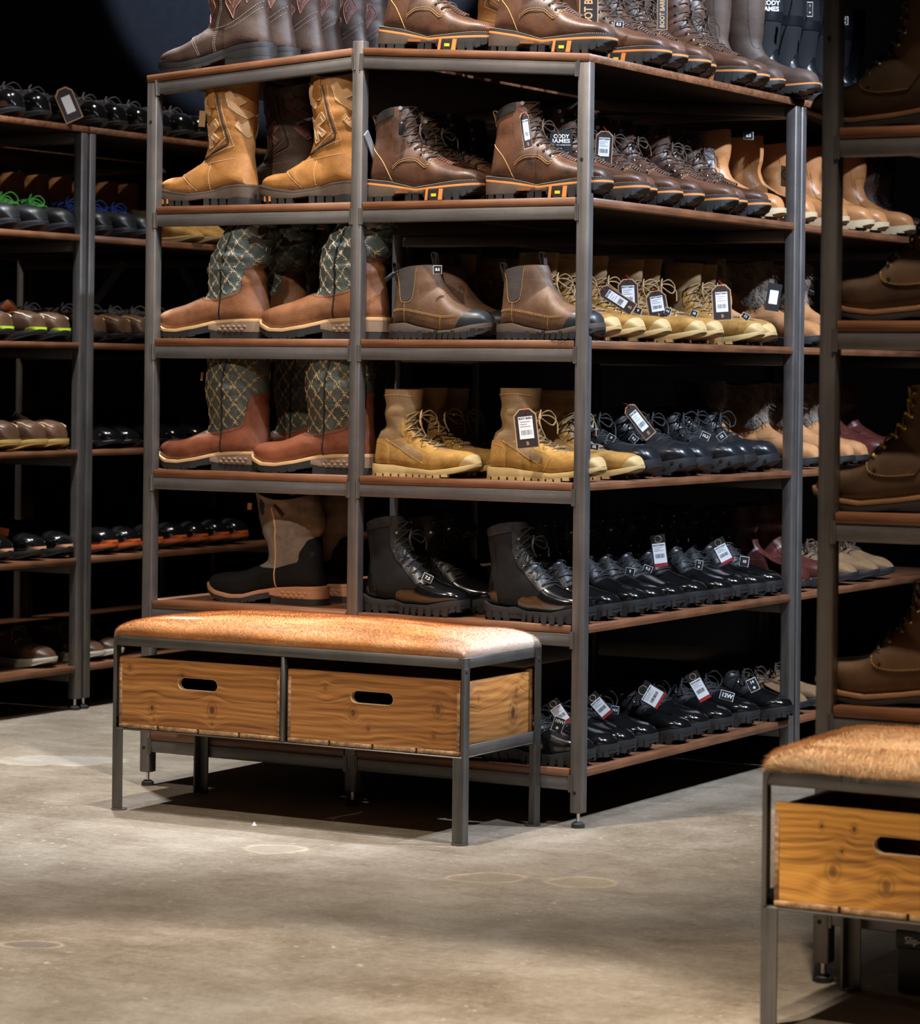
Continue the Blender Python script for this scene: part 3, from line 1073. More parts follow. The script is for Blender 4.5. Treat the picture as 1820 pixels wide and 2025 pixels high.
def west_sole(P, lf, welt, bot_f, heel_x, mats, thick=8, heel_mat2=None, bubbles=True, wm=6):
    m_w, m_s, m_h = mats
    P.append(('welt', layer(lf, wm, sh(welt, 1), sh(welt, -thick + 2), bulge=0.8, name='welt'), m_w, None))
    P.append(('outsole', layer(lf, wm - 0.5, sh(welt, -thick + 3), bot_f, name='outsole', xa=heel_x - 6), m_s, None))
    top = sh(welt, -thick + 3)
    zt = lambda x: float(np.interp(x, [p[0] for p in top], [p[1] for p in top]))
    P.append(('heel', layer(lf, wm - 0.5, top, [(0, 17), (heel_x - 30, 17), (heel_x + 10, 24)], None, heel_x + 4, 0.8, name='heel'), m_h, None))
    hi = len(P) - 1
    P.append(('heel_tip', layer(lf, wm - 1, [(0, 18), (heel_x - 30, 18), (heel_x, 26)], [(0, 0), (heel_x, 0)], None, heel_x, 0, name='heel_tip'), m_s, hi))
    if bubbles:
        mb = MB()
        Lp = lf.L - lf.x0
        k = (lf.L + 2 * wm - lf.x0) / Lp
        for row in range(2):
            for i in range(5):
                x = heel_x - 26 - i * 17 - row * 8
                z = 22.5 + row * 7.5
                wq = float(lf.plan((x - (lf.x0 - wm)) / k)) * (1 + wm / lf.sp['wb']) + 0.3
                for s in (1, -1):
                    c = Vector((x * MM, s * wq * MM, z * MM))
                    V = [c + Vector((math.cos(t) * 6.5 * MM, 0, math.sin(t) * 4.5 * MM)) for t in np.linspace(0, 2 * PI, 9)[:-1]]
                    V2 = [c + Vector((math.cos(t) * 4 * MM, s * 1.6 * MM, math.sin(t) * 2.7 * MM)) for t in np.linspace(0, 2 * PI, 9)[:-1]]
                    mb.add(V + V2, [(i2, (i2 + 1) % 8, 8 + (i2 + 1) % 8, 8 + i2) for i2 in range(8)] + [tuple(range(8, 16))])
        P.append(('heel_bubbles', mb.mesh('heel_bubbles', True, 60), heel_mat2 or m_h, hi))
    mb = MB()
    g = lambda x: float(np.interp(x, [p[0] for p in bot_f], [p[1] for p in bot_f]))
    for xa in range(int(heel_x + 40), int(lf.L - 10), 22):
        lugs(mb, lf, wm - 0.5, [(xa, xa + 18)], [(xa, max(0, g(xa) - 3)), (xa + 18, max(0, g(xa + 18) - 3))], [(xa, g(xa) + 6), (xa + 18, g(xa + 18) + 6)], out=0.8)
    P.append(('tread', mb.mesh('tread'), m_s, None))

def k_teal(name, slouch, m_foot, m_shaft, stitch):
    welt = [(-2, 49), (70, 48), (129, 45), (189, 31), (242, 23), (283, 24), (310, 34), (326, 44)]
    feather = [(3, 49), (70, 46), (129, 43), (189, 29), (242, 21), (283, 22), (308, 33), (319, 42)]
    if slouch:
        B = [(-14, 282), (-6, 250), (1, 226), (3, 195), (16, 178), (14, 142), (8, 109), (4, 72), (3, 50)]
        F = [(100, 290), (128, 255), (150, 222), (166, 198), (175, 172), (175, 136), (178, 112), (202, 98), (239, 85), (279, 75), (310, 64), (319, 46)]
        bend = 6
        line = [(182, 103), (162, 97), (122, 100), (67, 113), (54, 129), (51, 152), (40, 175), (8, 184)]
    else:
        B = [(8, 292), (9, 232), (10, 166), (8, 117), (4, 84), (3, 50)]
        F = [(176, 292), (181, 262), (186, 213), (183, 180), (176, 132), (180, 104), (206, 89), (247, 75), (287, 71), (312, 64), (320, 46)]
        bend = 5
        line = [(186, 98), (162, 93), (118, 97), (58, 112), (44, 143), (34, 185), (4, 196)]
    lf = loft(dict(B=B, feather=feather, F=F, bend=bend, sw=(58, 60, 44), wh=36, wb=50, tp=3.0, x0=3, dip=10, fold=9 if slouch else 3.5, fold_z=120, ao=8), nr=60, n=(26, 16, 28))
    P = [('shaft', upper_mesh(lf, 'shaft'), m_shaft, None), ('lining', lining_mesh(lf), 'lining_dark', None)]
    foot = line + [(-40, 184), (-40, -20), (400, -20), (400, 103)]
    P.append(('vamp', shell(lf, foot, 1.6, name='vamp'), m_foot, None))
    top = [(x, z + 2) for x, z in line] + [(-40, 184), (-40, 330), (260, 330), (260, 103)]
    P.append(('embroidery', barbed(lf, top), stitch, 0))
    mb = MB()
    xs = 112
    seam(mb, lf, [(xs + 8, 46), (xs + 4, 80), (xs, 130), (xs - 6, 180), (xs - (26 if slouch else 10), 230), (xs - (46 if slouch else 22), 280)], 2.6, off=1.2)
    P.append(('side_piping', mb.mesh('side_piping'), 'piping_black', None))
    mb = MB()
    stitches(mb, lf, [(x, z - 4) for x, z in line], 0.6, off=2.0)
    P.append(('stitching', mb.mesh('stitching'), 'stitch_dark', 2))
    west_sole(P, lf, welt, [(130, 22), (147, 16), (197, 7), (250, 2), (280, 4), (307, 17), (330, 36)], 146, ('welt_tan', 'sole_black', 'heel_taupe'), 9)
    kind(name, P)

def k_grey():
    welt = [(-2, 47), (66, 45), (125, 40), (172, 32), (215, 20), (255, 18), (303, 25), (328, 36), (342, 45)]
    lf = loft(dict(B=[(30, 262), (18, 235), (9, 210), (11, 186), (21, 166), (16, 114), (13, 82), (9, 48)], feather=[(9, 48), (66, 42), (125, 37), (172, 30), (215, 18), (255, 16), (303, 23), (334, 42)],
                   F=[(205, 280), (192, 212), (178, 167), (167, 141), (166, 113), (178, 98), (208, 85), (248, 73), (296, 68), (322, 63), (333, 54), (337, 44)],
                   bend=4, sw=(62, 60, 44), wh=36, wb=50, tp=3.2, x0=5, dip=12, fold=5, fold_z=140, ao=6), nr=60, n=(26, 16, 28))
    line = [(190, 92), (165, 88), (126, 88), (58, 106), (54, 129), (42, 148), (36, 160), (14, 172)]
    P = [('shaft', upper_mesh(lf, 'shaft'), 'grey_suede', None), ('lining', lining_mesh(lf), 'lining_tan', None)]
    P.append(('vamp', shell(lf, line + [(-40, 172), (-40, -20), (400, -20), (400, 92)], 1.6, name='vamp'), 'black_canvas', None))
    mb = MB()
    seam(mb, lf, [(122, 40), (124, 90), (118, 150), (114, 200), (122, 240)], 2.4, off=1.2)
    P.append(('side_piping', mb.mesh('side_piping'), 'piping_tan', None))
    P += [('pull_hole', shell(lf, [(150, 250), (168, 262), (172, 240), (160, 214), (148, 226)], 1.0, name='pull_hole', side=q_), 'lining_dark', None) for q_ in (1, -1)]
    P += [('pull_hole', shell(lf, [(84, 222), (112, 250), (120, 246), (92, 214)], 1.0, name='pull_hole', side=q_), 'lining_dark', None) for q_ in (1, -1)]
    west_sole(P, lf, welt, [(130, 24), (145, 14), (191, 6), (243, 1), (287, 5), (326, 22), (348, 37)], 138, ('welt_pink', 'sole_dark', 'welt_pink'), 10)
    kind('grey', P)

def k_tanwest(name, m_up, m_in, m_line, st):
    welt = [(-2, 52), (38, 53), (78, 49), (126, 37), (174, 31), (235, 39), (289, 49), (300, 51)]
    lf = loft(dict(B=[(6, 306), (8, 278), (11, 212), (14, 166), (15, 130), (11, 87), (7, 52)], feather=[(7, 52), (38, 50), (78, 46), (126, 35), (174, 29), (235, 36), (283, 46)],
                   F=[(150, 312), (156, 280), (153, 250), (144, 203), (144, 157), (154, 126), (167, 108), (195, 91), (215, 80), (250, 76), (274, 68), (287, 52)],
                   bend=5, sw=(55, 55, 42), wh=35, wb=49, tp=2.6, x0=5, dip=10, fold=2.5, fold_z=130), nr=72, n=(36, 18, 30))
    P = [('upper', upper_mesh(lf), m_up, None), ('lining', lining_mesh(lf), 'lining_dark', None)]
    mb = MB()
    seam(mb, lf, [(92, 280), (84, 250), (60, 165), (62, 155), (142, 118)], 2.6, off=0.8, smooth=False)
    P.append(('side_gore', mb.mesh('side_gore'), m_line, None))
    P.append(('foxing', shell(lf, [(207, 90), (179, 65), (154, 40), (140, 30), (-20, 30), (-20, 60), (40, 118), (117, 110), (163, 104), (176, 104)], 1.0, name='foxing'), m_up, None))
    # stitched geometric inlays
    inl = MB()
    shapes = [[(141, 209), (122, 197), (94, 217), (82, 200), (106, 183), (84, 168), (96, 158), (113, 172), (107, 148), (120, 144), (128, 176), (141, 182)],
              [(141, 289), (124, 279), (130, 252), (110, 241), (114, 226), (134, 237), (143, 238)],
              [(67, 279), (52, 287), (42, 267), (32, 271), (18, 257), (36, 246), (15, 234), (10, 226), (18, 216), (36, 229), (57, 246)],
              [(42, 199), (34, 212), (30, 199), (17, 212), (15, 176), (20, 170), (28, 182)]]
    for k, s in enumerate(shapes):
        P += [('inlay', shell(lf, s, 1.1, name='inlay', side=q_), m_in, None) for q_ in (1, -1)]
        stitches(inl, lf, s + [s[0]], 0.6, dash=3, gap=0.6, off=1.5, smooth=False)
        cc = np.mean(np.array(s), axis=0)
        stitches(inl, lf, [tuple(cc + (np.array(q) - cc) * 0.72) for q in s + [s[0]]], 0.5, dash=3, gap=0.6, off=1.6, smooth=False)
    for s in ([(163, 101), (117, 108), (47, 118)], [(205, 82), (181, 62), (157, 40)], [(118, 40), (121, 75), (117, 108)], [(98, 282), (90, 250), (68, 168), (148, 112)], [(78, 280), (74, 240), (48, 150), (130, 122)]):
        stitches(inl, lf, s, 0.55, off=1.5, smooth=False)
    P.append(('stitching', inl.mesh('stitching'), st, None))
    P += [('pull_strap', shell(lf, [(98, 330), (96, 244), (118, 242), (122, 330)], 3.0, name='pull_strap', side=q_), m_up, None) for q_ in (1, -1)]
    P.append(('welt', layer(lf, 6, sh(welt, 1), sh(welt, -5), bulge=0.6, name='welt'), 'midsole_brown', None))
    P.append(('midsole', layer(lf, 5.5, sh(welt, -4), [(-5, 17), (80, 18), (135, 20), (180, 14), (235, 16), (275, 27), (300, 42)], bulge=1, name='midsole'), 'midsole_brown', None))
    mb = MB()
    P.append(('heel', layer(lf, 5, [(-5, 30), (48, 30)], [(-5, 2), (48, 2)], None, 52, 1.2, name='heel'), 'sole_black', None))
    lugs(mb, lf, 5, [(52, 66), (72, 92), (98, 116), (122, 136)], 0, 20, out=0.5)
    lugs(mb, lf, 5, [(176, 192), (198, 214), (220, 236), (240, 252)], 1, 20, out=0.5)
    lugs(mb, lf, 5, [(256, 268), (272, 282)], [(256, 5), (282, 22)], 36, out=0.5)
    P.append(('tread', mb.mesh('tread'), 'sole_black', None))
    mb = MB()
    lugs(mb, lf, 5, [(238, 243), (255, 259)], 8, 20, out=1.4)
    P.append(('orange_tread', mb.mesh('orange_tread'), 'orange_stripe', None))
    kind(name, P)

def k_darkwest():
    welt = [(-2, 50), (70, 50), (120, 44), (180, 28), (240, 22), (290, 27), (336, 38)]
    lf = loft(dict(B=[(4, 330), (8, 250), (12, 180), (14, 130), (9, 90), (5, 50)], feather=[(5, 50), (70, 47), (120, 41), (180, 25), (240, 20), (290, 25), (325, 36)],
                   F=[(185, 330), (184, 250), (176, 180), (172, 140), (182, 112), (210, 92), (250, 74), (290, 66), (318, 57), (330, 40)],
                   bend=4, sw=(58, 58, 44), wh=37, wb=51, tp=2.8, x0=3, dip=0, fold=2, fold_z=130), nr=72, n=(36, 18, 30))
    P = [('upper', upper_mesh(lf), 'dark_west', None), ('lining', lining_mesh(lf), 'lining_dark', None)]
    P.append(('heel_counter', shell(lf, [(-20, 30), (-20, 190), (12, 152), (40, 128), (76, 106), (110, 96), (120, 30)], 1.2, name='heel_counter'), 'dark_west', None))
    mb = MB()
    for s in ([(10, 158), (40, 133), (76, 111), (112, 100), (184, 97)], [(8, 146), (38, 122), (74, 100), (108, 91)], [(221, 96), (206, 66), (192, 36)], [(216, 98), (201, 68), (187, 36)]):
        stitches(mb, lf, s, 0.55, off=1.8)
    for d in (0, 5):
        stitches(mb, lf, [(143 + d, 32), (140 + d, 70), (126 + d, 120), (112 + d, 160), (108 + d, 300)], 0.6, off=1.0)
    P.append(('stitching', mb.mesh('stitching'), 'stitch_white', None))
    fl = [[(160, 113), (152, 132), (136, 150), (140, 172), (128, 200), (150, 240), (172, 200), (168, 172), (174, 150), (166, 132)],
          [(82, 116), (74, 138), (56, 160), (66, 180), (48, 205), (70, 240), (98, 205), (88, 180), (98, 158), (90, 136)],
          [(44, 150), (32, 172), (20, 190), (30, 215), (44, 200), (48, 176)]]
    em = MB()
    for s in fl:
        P += [('inlay', shell(lf, s, 1.0, name='inlay', side=q_), 'dark_inlay', None) for q_ in (1, -1)]
        seam(em, lf, s + [s[0]], 0.9, off=1.4, step=4)
        c = np.mean(np.array(s), axis=0)
        seam(em, lf, [tuple(c + (np.array(q) - c) * 0.55) for q in s], 0.7, off=1.6, step=4)
    P.append(('embroidery', em.mesh('embroidery'), 'stitch_pink', None))
    west_sole(P, lf, welt, [(110, 24), (150, 14), (200, 5), (245, 1), (285, 4), (316, 16), (340, 32)], 118, ('sole_black', 'sole_black', 'sole_black'), 14, bubbles=False)
    kind('darkwest', P)

def k_chelsea():
    sole = [(0, 36), (53, 40), (83, 32), (146, 21), (190, 23), (240, 34), (285, 42)]
    lf = loft(dict(B=[(13, 163), (15, 127), (12, 72), (9, 38)], feather=[(9, 38), (53, 38), (83, 31), (146, 19), (190, 20), (240, 24), (274, 32)],
                   F=[(129, 180), (135, 164), (142, 139), (159, 112), (181, 91), (211, 77), (232, 71), (254, 67), (269, 58), (277, 40)],
                   bend=2, sw=(36, 36, 36), wh=35, wb=49, tp=2.3, x0=7, dip=-3, uo=2))
    P = [('upper', upper_mesh(lf), 'chelsea_brown', None), ('lining', lining_mesh(lf), 'lining_dark', None)]
    P += [('elastic_gusset', shell(lf, [(32, 175), (30, 158), (36, 133), (42, 98), (49, 90), (71, 94), (80, 114), (84, 163), (84, 175)], 0.9, name='elastic_gusset', side=q_), 'gusset_brown', None) for q_ in (1, -1)]
    P.append(('toe_cap', shell(lf, [(234, 100), (232, 69), (211, 47), (188, 10), (320, 0), (320, 100)], 3.0, name='toe_cap'), 'toe_cap_rubber', None))
    mb = MB()
    for s in ([(30, 158), (36, 133), (42, 98), (49, 89), (71, 93), (80, 114), (86, 168)], [(12, 70), (53, 73), (109, 64), (160, 56), (204, 58)], [(12, 67), (53, 70), (109, 61), (160, 53), (204, 55)], [(55, 90), (54, 66), (52, 40)], [(158, 54), (154, 22)]):
        stitches(mb, lf, s, 0.65, off=1.0)
    P.append(('stitching', mb.mesh('stitching'), 'stitch_gold', None))
    P.append(('pull_loop', pull_loop(lf, 14, 158, 26, 8, -0.25), 'gusset_brown', None))
    P.append(('pull_loop', pull_loop(lf, 118, 178, 30, 8, -0.15), 'gusset_brown', None))
    P.append(('midsole', layer(lf, 6, sole, [(0, 16), (60, 16), (120, 12), (200, 12), (285, 26)], bulge=2.0, name='midsole'), 'midsole_brown', None))
    P.append(('outsole', layer(lf, 6.5, [(0, 17), (60, 22), (100, 14), (200, 14), (250, 22), (290, 33)], [(0, 3), (200, 3), (240, 6), (270, 16), (290, 30)], name='outsole'), 'sole_black', None))
    mb = MB()
    for i in range(16):
        x = 6 + i * 17
        z0 = float(np.interp(x, [0, 230, 286], [0, 2, 22]))
        lugs(mb, lf, 6.5, [(x, x + 11)], z0, z0 + 14 + (i % 3) * 3, out=1.8, tilt=4 if i < 8 else -4)
    P.append(('tread', mb.mesh('tread'), 'sole_black', None))
    kind('chelsea', P)

def k_combat():
    mid = [(-1, 29), (70, 28), (126, 22), (185, 18), (236, 23), (270, 29), (304, 36)]
    lf = loft(dict(B=[(30, 212), (31, 187), (33, 149), (34, 122), (16, 107), (9, 75), (6, 30)], feather=[(6, 30), (70, 26), (126, 19), (185, 16), (236, 24), (270, 29), (297, 30)],
                   F=[(131, 212), (129, 189), (124, 157), (120, 124), (136, 99), (162, 81), (199, 72), (228, 66), (268, 63), (290, 54), (301, 36)],
                   bend=4, sw=(38, 38, 36), wh=36, wb=50, tp=2.3, x0=4, fold=4, fold_z=115, ao=20))
    P = [('shaft', upper_mesh(lf, 'shaft'), 'nylon_tan', None), ('lining', lining_mesh(lf), 'lining_tan', None)]
    P.append(('vamp', shell(lf, [(-20, 95), (30, 90), (52, 92), (60, 84), (88, 92), (120, 100), (150, 90), (165, 76), (200, 66), (400, 90), (400, -20), (-20, -20)], 1.6, name='vamp'), 'suede_tan', None))
    P += [('side_inset', shell(lf, [(58, 86), (90, 88), (166, 54), (160, 38), (120, 52)], 2.2, name='side_inset', side=q_), 'nylon_tan', None) for q_ in (1, -1)]
    P.append(('heel_counter', shell(lf, [(-20, 92), (45, 88), (66, 74), (60, 20), (-20, 20)], 2.4, name='heel_counter'), 'suede_tan', None))
    P.append(('lace_stay', shell(lf, [(96, 140), (112, 140), (116, 112), (132, 96), (160, 80), (196, 70), (186, 56), (150, 66), (112, 84), (96, 104)], 2.0, name='lace_stay'), 'suede_tan', None))
    ey, la = lace_up(lf, [(106, 150), (105, 132), (106, 112), (122, 96), (142, 86), (163, 78), (186, 71)], er=2.6, hooks=1, lr=1.9, seed=5)
    P += [('eyelets', ey, 'brass', None), ('laces', la, 'lace_tan', None)]
    mb = MB()
    for s in ([(6, 84), (42, 80), (60, 68), (56, 26)], [(56, 90), (120, 54), (168, 34)], [(196, 66), (182, 44), (164, 20)], [(30, 196), (80, 200), (120, 196)]):
        stitches(mb, lf, s, 0.6, off=2.6)
    P.append(('stitching', mb.mesh('stitching'), 'stitch_gold', None))
    P.append(('midsole', layer(lf, 4, mid, [(-1, 6), (200, 5), (250, 11), (285, 20), (306, 30)], bulge=1.8, name='midsole'), 'sole_tan', None))
    P.append(('toe_bumper', shell(lf, [(246, 0), (268, 36), (286, 56), (330, 62), (330, 0)], 2.4, name='toe_bumper'), 'sole_tan', None))
    mb = MB()
    for i in range(11):
        x = 4 + i * 22
        z0 = float(np.interp(x, [0, 210, 255, 304], [0, 0, 9, 32]))
        lugs(mb, lf, 4.5, [(x, x + 17)], z0, z0 + 9, out=0.4)
    P.append(('tread', mb.mesh('tread'), 'sole_tan', None))
    kind('combat', P)

def black_sole(P, lf, sole, L):
    P.append(('midsole', layer(lf, 5, sole, [(0, 20), (84, 16), (100, 18), (140, 14), (240, 14), (L + 8, 30)], bulge=1.5, name='midsole'), 'sole_black', None))
    P.append(('outsole', layer(lf, 4, [(0, 22), (90, 18), (140, 17), (240, 17), (L + 8, 32)], [(0, 6), (240, 6), (262, 9), (L + 8, 24)], name='outsole'), 'sole_black', None))
    mb = MB()
    for xa, xb in ((0, 14), (22, 36), (44, 58), (66, 82), (122, 134), (140, 154), (162, 176), (184, 198), (206, 220), (228, 242), (250, 262)):
        z0 = float(np.interp(xa, [0, 240, 265], [0, 0, 5]))
        lugs(mb, lf, 5, [(xa, xb)], z0, z0 + 20, out=2.2, tilt=3 if xa < 90 else -3)
    lugs(mb, lf, 5, [(266, 274), (278, 284)], 12, 32, out=1.0)
    for s in (1, -1):
        V = []
    P.append(('tread', mb.mesh('tread'), 'sole_black', None))

def k_black(name, tall):
    sole = [(-2, 44), (35, 34), (73, 31), (95, 34), (129, 25), (202, 26), (250, 37), (294, 43)]
    if tall:
        B = [(4, 212), (7, 173), (13, 135), (12, 90), (8, 44)]
        F = [(109, 236), (116, 206), (116, 174), (135, 138), (161, 111), (183, 88), (227, 71), (262, 63), (279, 53), (287, 38)]
        bend = 3
    else:
        B = [(12, 122), (14, 104), (12, 80), (8, 44)]
        F = [(104, 134), (114, 126), (126, 118), (140, 111), (161, 100), (183, 86), (227, 71), (262, 63), (279, 53), (287, 38)]
        bend = 2
    lf = loft(dict(B=B, feather=[(8, 44), (35, 33), (73, 30), (95, 31), (129, 23), (202, 23), (250, 31), (283, 36)], F=F, bend=bend, sw=(38, 37, 36), wh=36, wb=49, tp=2.4, x0=5, dip=-4 if tall else -3, uo=4))
    P = [('upper', upper_mesh(lf), 'soft_black' if not tall else 'black_canvas', None), ('lining', lining_mesh(lf, 30), 'lining_dark', None)]
    P.append(('vamp', shell(lf, [(100, 10), (108, 52), (135, 64), (165, 62), (186, 84), (230, 110), (340, 110), (340, 0)], 1.8, name='vamp'), 'polish_black', None))
    P.append(('heel_counter', shell(lf, [(-20, 118), (16, 112), (34, 96), (48, 64), (52, 10), (-20, 10)], 1.8, name='heel_counter'), 'polish_black', None))
    if tall:
        P.append(('lace_stay', shell(lf, [(84, 236), (122, 240), (122, 172), (140, 138), (165, 110), (188, 84), (168, 72), (138, 96), (104, 128), (88, 160)], 1.6, name='lace_stay'), 'soft_black', None))
        P.append(('collar', shell(lf, [(-20, 186), (40, 200), (90, 210), (96, 260), (-20, 260)], 1.6, name='collar'), 'soft_black', None))
        mb = MB()
        for d in (0, 4.5, 9):
            seam(mb, lf, [(28 + d, 186), (30 + d, 140), (40 + d, 88), (44 + d, 64)], 1.1, off=1.6)
        P.append(('side_zip', mb.mesh('side_zip'), 'piping_black', None))
        eye = [(103, 216), (100, 194), (100, 172), (98, 150), (116, 128), (134, 112), (154, 98), (172, 86)]
    else:
        P.append(('lace_stay', shell(lf, [(84, 132), (110, 134), (140, 114), (165, 100), (190, 82), (172, 66), (138, 74), (104, 90), (88, 108)], 1.6, name='lace_stay'), 'soft_black', None))
        eye = [(108, 117), (124, 107), (142, 97), (160, 88), (176, 79)]
    ey, la = lace_up(lf, eye, er=2.4, hooks=2 if tall else 0, lr=1.7, seed=11)
    P += [('eyelets', ey, 'chrome', None), ('laces', la, 'lace_black', None)]
    black_sole(P, lf, sole, 287)
    kind(name, P)

def k_nub():
    sole = [(-2, 36), (70, 34), (150, 30), (230, 36), (305, 50)]
    lf = loft(dict(B=[(16, 160), (18, 130), (14, 90), (8, 40)], feather=[(8, 38), (70, 33), (150, 29), (230, 32), (296, 38)],
                   F=[(116, 166), (122, 146), (134, 122), (156, 104), (186, 90), (220, 82), (256, 80), (282, 70), (298, 46)],
                   bend=2, sw=(40, 38, 37), wh=37, wb=52, tp=2.3, x0=5, dip=-4))
    P = [('upper', upper_mesh(lf), 'black_canvas', None), ('lining', lining_mesh(lf, 30), 'lining_dark', None)]
    P.append(('vamp', shell(lf, [(40, 10), (60, 54), (120, 60), (170, 56), (200, 86), (240, 120), (340, 120), (340, 0)], 2.0, name='vamp'), 'soft_black', None))
    P.append(('toe_cap', shell(lf, [(236, 0), (244, 50), (262, 100), (340, 110), (340, 0)], 3.2, name='toe_cap'), 'rubber_gloss', None))
    P.append(('lace_stay', shell(lf, [(84, 164), (114, 168), (128, 128), (158, 104), (192, 88), (176, 66), (130, 80), (98, 108)], 1.8, name='lace_stay'), 'soft_black', None))
    ey, la = lace_up(lf, [(106, 148), (112, 128), (126, 110), (148, 96), (172, 84)], er=2.6, lr=2.0, seed=17)
    P += [('eyelets', ey, 'rubber_gloss', None), ('laces', la, 'lace_black', None)]
    P.append(('outsole', layer(lf, 6, sole, [(-2, 3), (220, 3), (260, 9), (306, 32)], bulge=2.0, name='outsole'), 'sole_black', None))
    mb = MB()
    Lp = lf.L - lf.x0
    k = (lf.L + 12 - lf.x0) / Lp
    for i, x in enumerate(np.arange(20, 300, 19)):
        wq = float(lf.plan((x - (lf.x0 - 6)) / k)) * (1 + 6 / 52) + 1.0
        zc = float(np.interp(x, [0, 220, 300], [17, 18, 38])) + (5 if i % 2 else -4)
        nx = 0.0 if x < 235 else (x - 235) / 60.0
        for s in (1, -1):
            d = Vector((nx, s, 0.1)).normalized()
            c = Vector((x * MM, (s * wq - 7 * (x / lf.L) ** 2) * MM, zc * MM))
            mb.cyl(c - d * 0.003, c + d * 0.0036, 5.4 * MM, 6, 4.2 * MM)
    P.append(('sole_studs', mb.mesh('sole_studs', False), 'rubber_gloss', len(P) - 1))
    mb = MB()
    for i in range(12):
        x = 6 + i * 22
        z0 = float(np.interp(x, [0, 230, 275], [0, 0, 12]))
        lugs(mb, lf, 5, [(x, x + 15)], z0, z0 + 8, out=0.3)
    P.append(('tread', mb.mesh('tread'), 'sole_black', None))
    kind('nub', P)

def k_pull(name, m_up, height, m_welt, m_sole, stitch, strap=True, tall_zip=False, wedge=True, fur=False, slouch=3.0):
    """smooth pull-on boot: wellington, tall pull-on or fur lined"""
    welt = [(-2, 32), (80, 31), (150, 26), (220, 24), (270, 28), (312, 33)]
    B = [(14, height), (12, height * 0.75), (14, 140), (16, 115), (10, 80), (6, 32)]
    F = [(150, height), (152, height * 0.78), (146, 165), (144, 140), (156, 116), (186, 94), (226, 78), (266, 72), (294, 60), (305, 36)]
    lf = loft(dict(B=B, feather=[(6, 31), (80, 29), (150, 24), (220, 22), (270, 25), (299, 29)], F=F, bend=4, sw=(54, 52, 42), wh=36, wb=51, tp=2.3, x0=4, dip=4, fold=slouch, fold_z=110), nr=40)
    P = [('upper', upper_mesh(lf), m_up, None), ('lining', lining_mesh(lf), 'fur_grey' if fur else 'lining_tan', None)]
    P.append(('heel_counter', shell(lf, [(-20, 120), (20, 118), (60, 96), (96, 84), (100, 10), (-20, 10)], 1.2, name='heel_counter'), m_up, None))
    mb = MB()
    for s in ([(20, 116), (60, 94), (98, 82), (190, 84)], [(100, 82), (98, 30)], [(150, 128), (128, 150), (124, height - 30)]):
        stitches(mb, lf, s, 0.6, off=1.6)
    P.append(('stitching', mb.mesh('stitching'), stitch, None))
    if strap:
        P.append(('ankle_panel', shell(lf, [(130, 170), (160, 172), (172, 108), (206, 90), (188, 76), (150, 96), (136, 120)], 1.3, name='ankle_panel'), m_up, None))
    if tall_zip:
        mb = MB()
        for d in (0, 3.5, 7):
            seam(mb, lf, [(64 + d, 70), (58 + d, 140), (48 + d, 220), (42 + d, height - 6)], 1.5, off=1.2)
        P.append(('side_zip', mb.mesh('side_zip'), 'piping_black', None))
    if fur:
        P += [('fur_panel', shell(lf, [(-20, 330), (-20, 170), (10, 175), (60, 150), (90, 112), (130, 108), (152, 128), (170, 170), (170, 330)], 4.0, name='fur_panel', side=q_), 'fur_grey', None) for q_ in (1, -1)]
        mb = MB()
        rnd = random.Random(4)
        for _ in range(1500):
            x, z = rnd.uniform(5, 158), rnd.uniform(112, height)
            if sdf_poly(np.array([x]), np.array([z]), [(-20, 330), (-20, 176), (10, 180), (60, 156), (90, 118), (130, 114), (150, 130), (166, 170), (170, 330)])[0] < 0:
                continue
            s = rnd.choice((1, -1))
            p, n_ = drape(lf, x, z, s, 4)
            if p is None:
                continue
            d = Vector((rnd.uniform(0.2, 0.9), 0, rnd.uniform(-1.0, -0.2))).normalized()
            l = rnd.uniform(12, 24) * MM
            sd = d.cross(n_).normalized() * 0.8 * MM
            q = p + d * l * 0.6 + n_ * 0.004
            e = p + d * l + n_ * 0.001
            mb.add([p - sd, p + sd, q + sd, q - sd, e], [(0, 1, 2, 3), (3, 2, 4)])
        P.append(('fur', mb.mesh('fur'), 'fur_grey', None))
        P.append(('pull_loop', pull_loop(lf, 12, height - 14, 18, 8, -0.2), 'sole_black', None))
    P.append(('welt', layer(lf, 6, sh(welt, 1), sh(welt, -4), name='welt'), m_welt, None))
    wi = len(P) - 1
    mb = MB()
    k = (lf.L + 12 - lf.x0) / (lf.L - lf.x0)
    for s in (1, -1):
        for i in range(52):
            x = 6 + i * 5.8
            wq = float(lf.plan((x - (lf.x0 - 6)) / k)) * (1 + 6 / 51) - 2
            if wq > 5:
                zt = float(np.interp(x, [p[0] for p in welt], [p[1] for p in welt])) + 1.2
                y = s * wq - 7 * (x / lf.L) ** 2
                mb.box((x - 2) * MM, (x + 2) * MM, (y - 0.8) * MM, (y + 0.8) * MM, zt * MM, (zt + 1) * MM)
    P.append(('welt_stitching', mb.mesh('welt_stitching'), 'stitch_white', wi))
    P.append(('outsole', layer(lf, 6, sh(welt, -3), [(-4, 2), (210, 2), (250, 5), (286, 12), (313, 22)], bulge=0.6, name='outsole'), m_sole, None))
    mb = MB()
    for i in range(16):
        x = 2 + i * 18.5
        z0 = float(np.interp(x, [0, 215, 262, 300], [0, 0, 5, 15]))
        lugs(mb, lf, 5.5, [(x, x + 12)], z0, z0 + 6, out=0.3)
    P.append(('tread', mb.mesh('tread'), m_sole, None))
    kind(name, P)

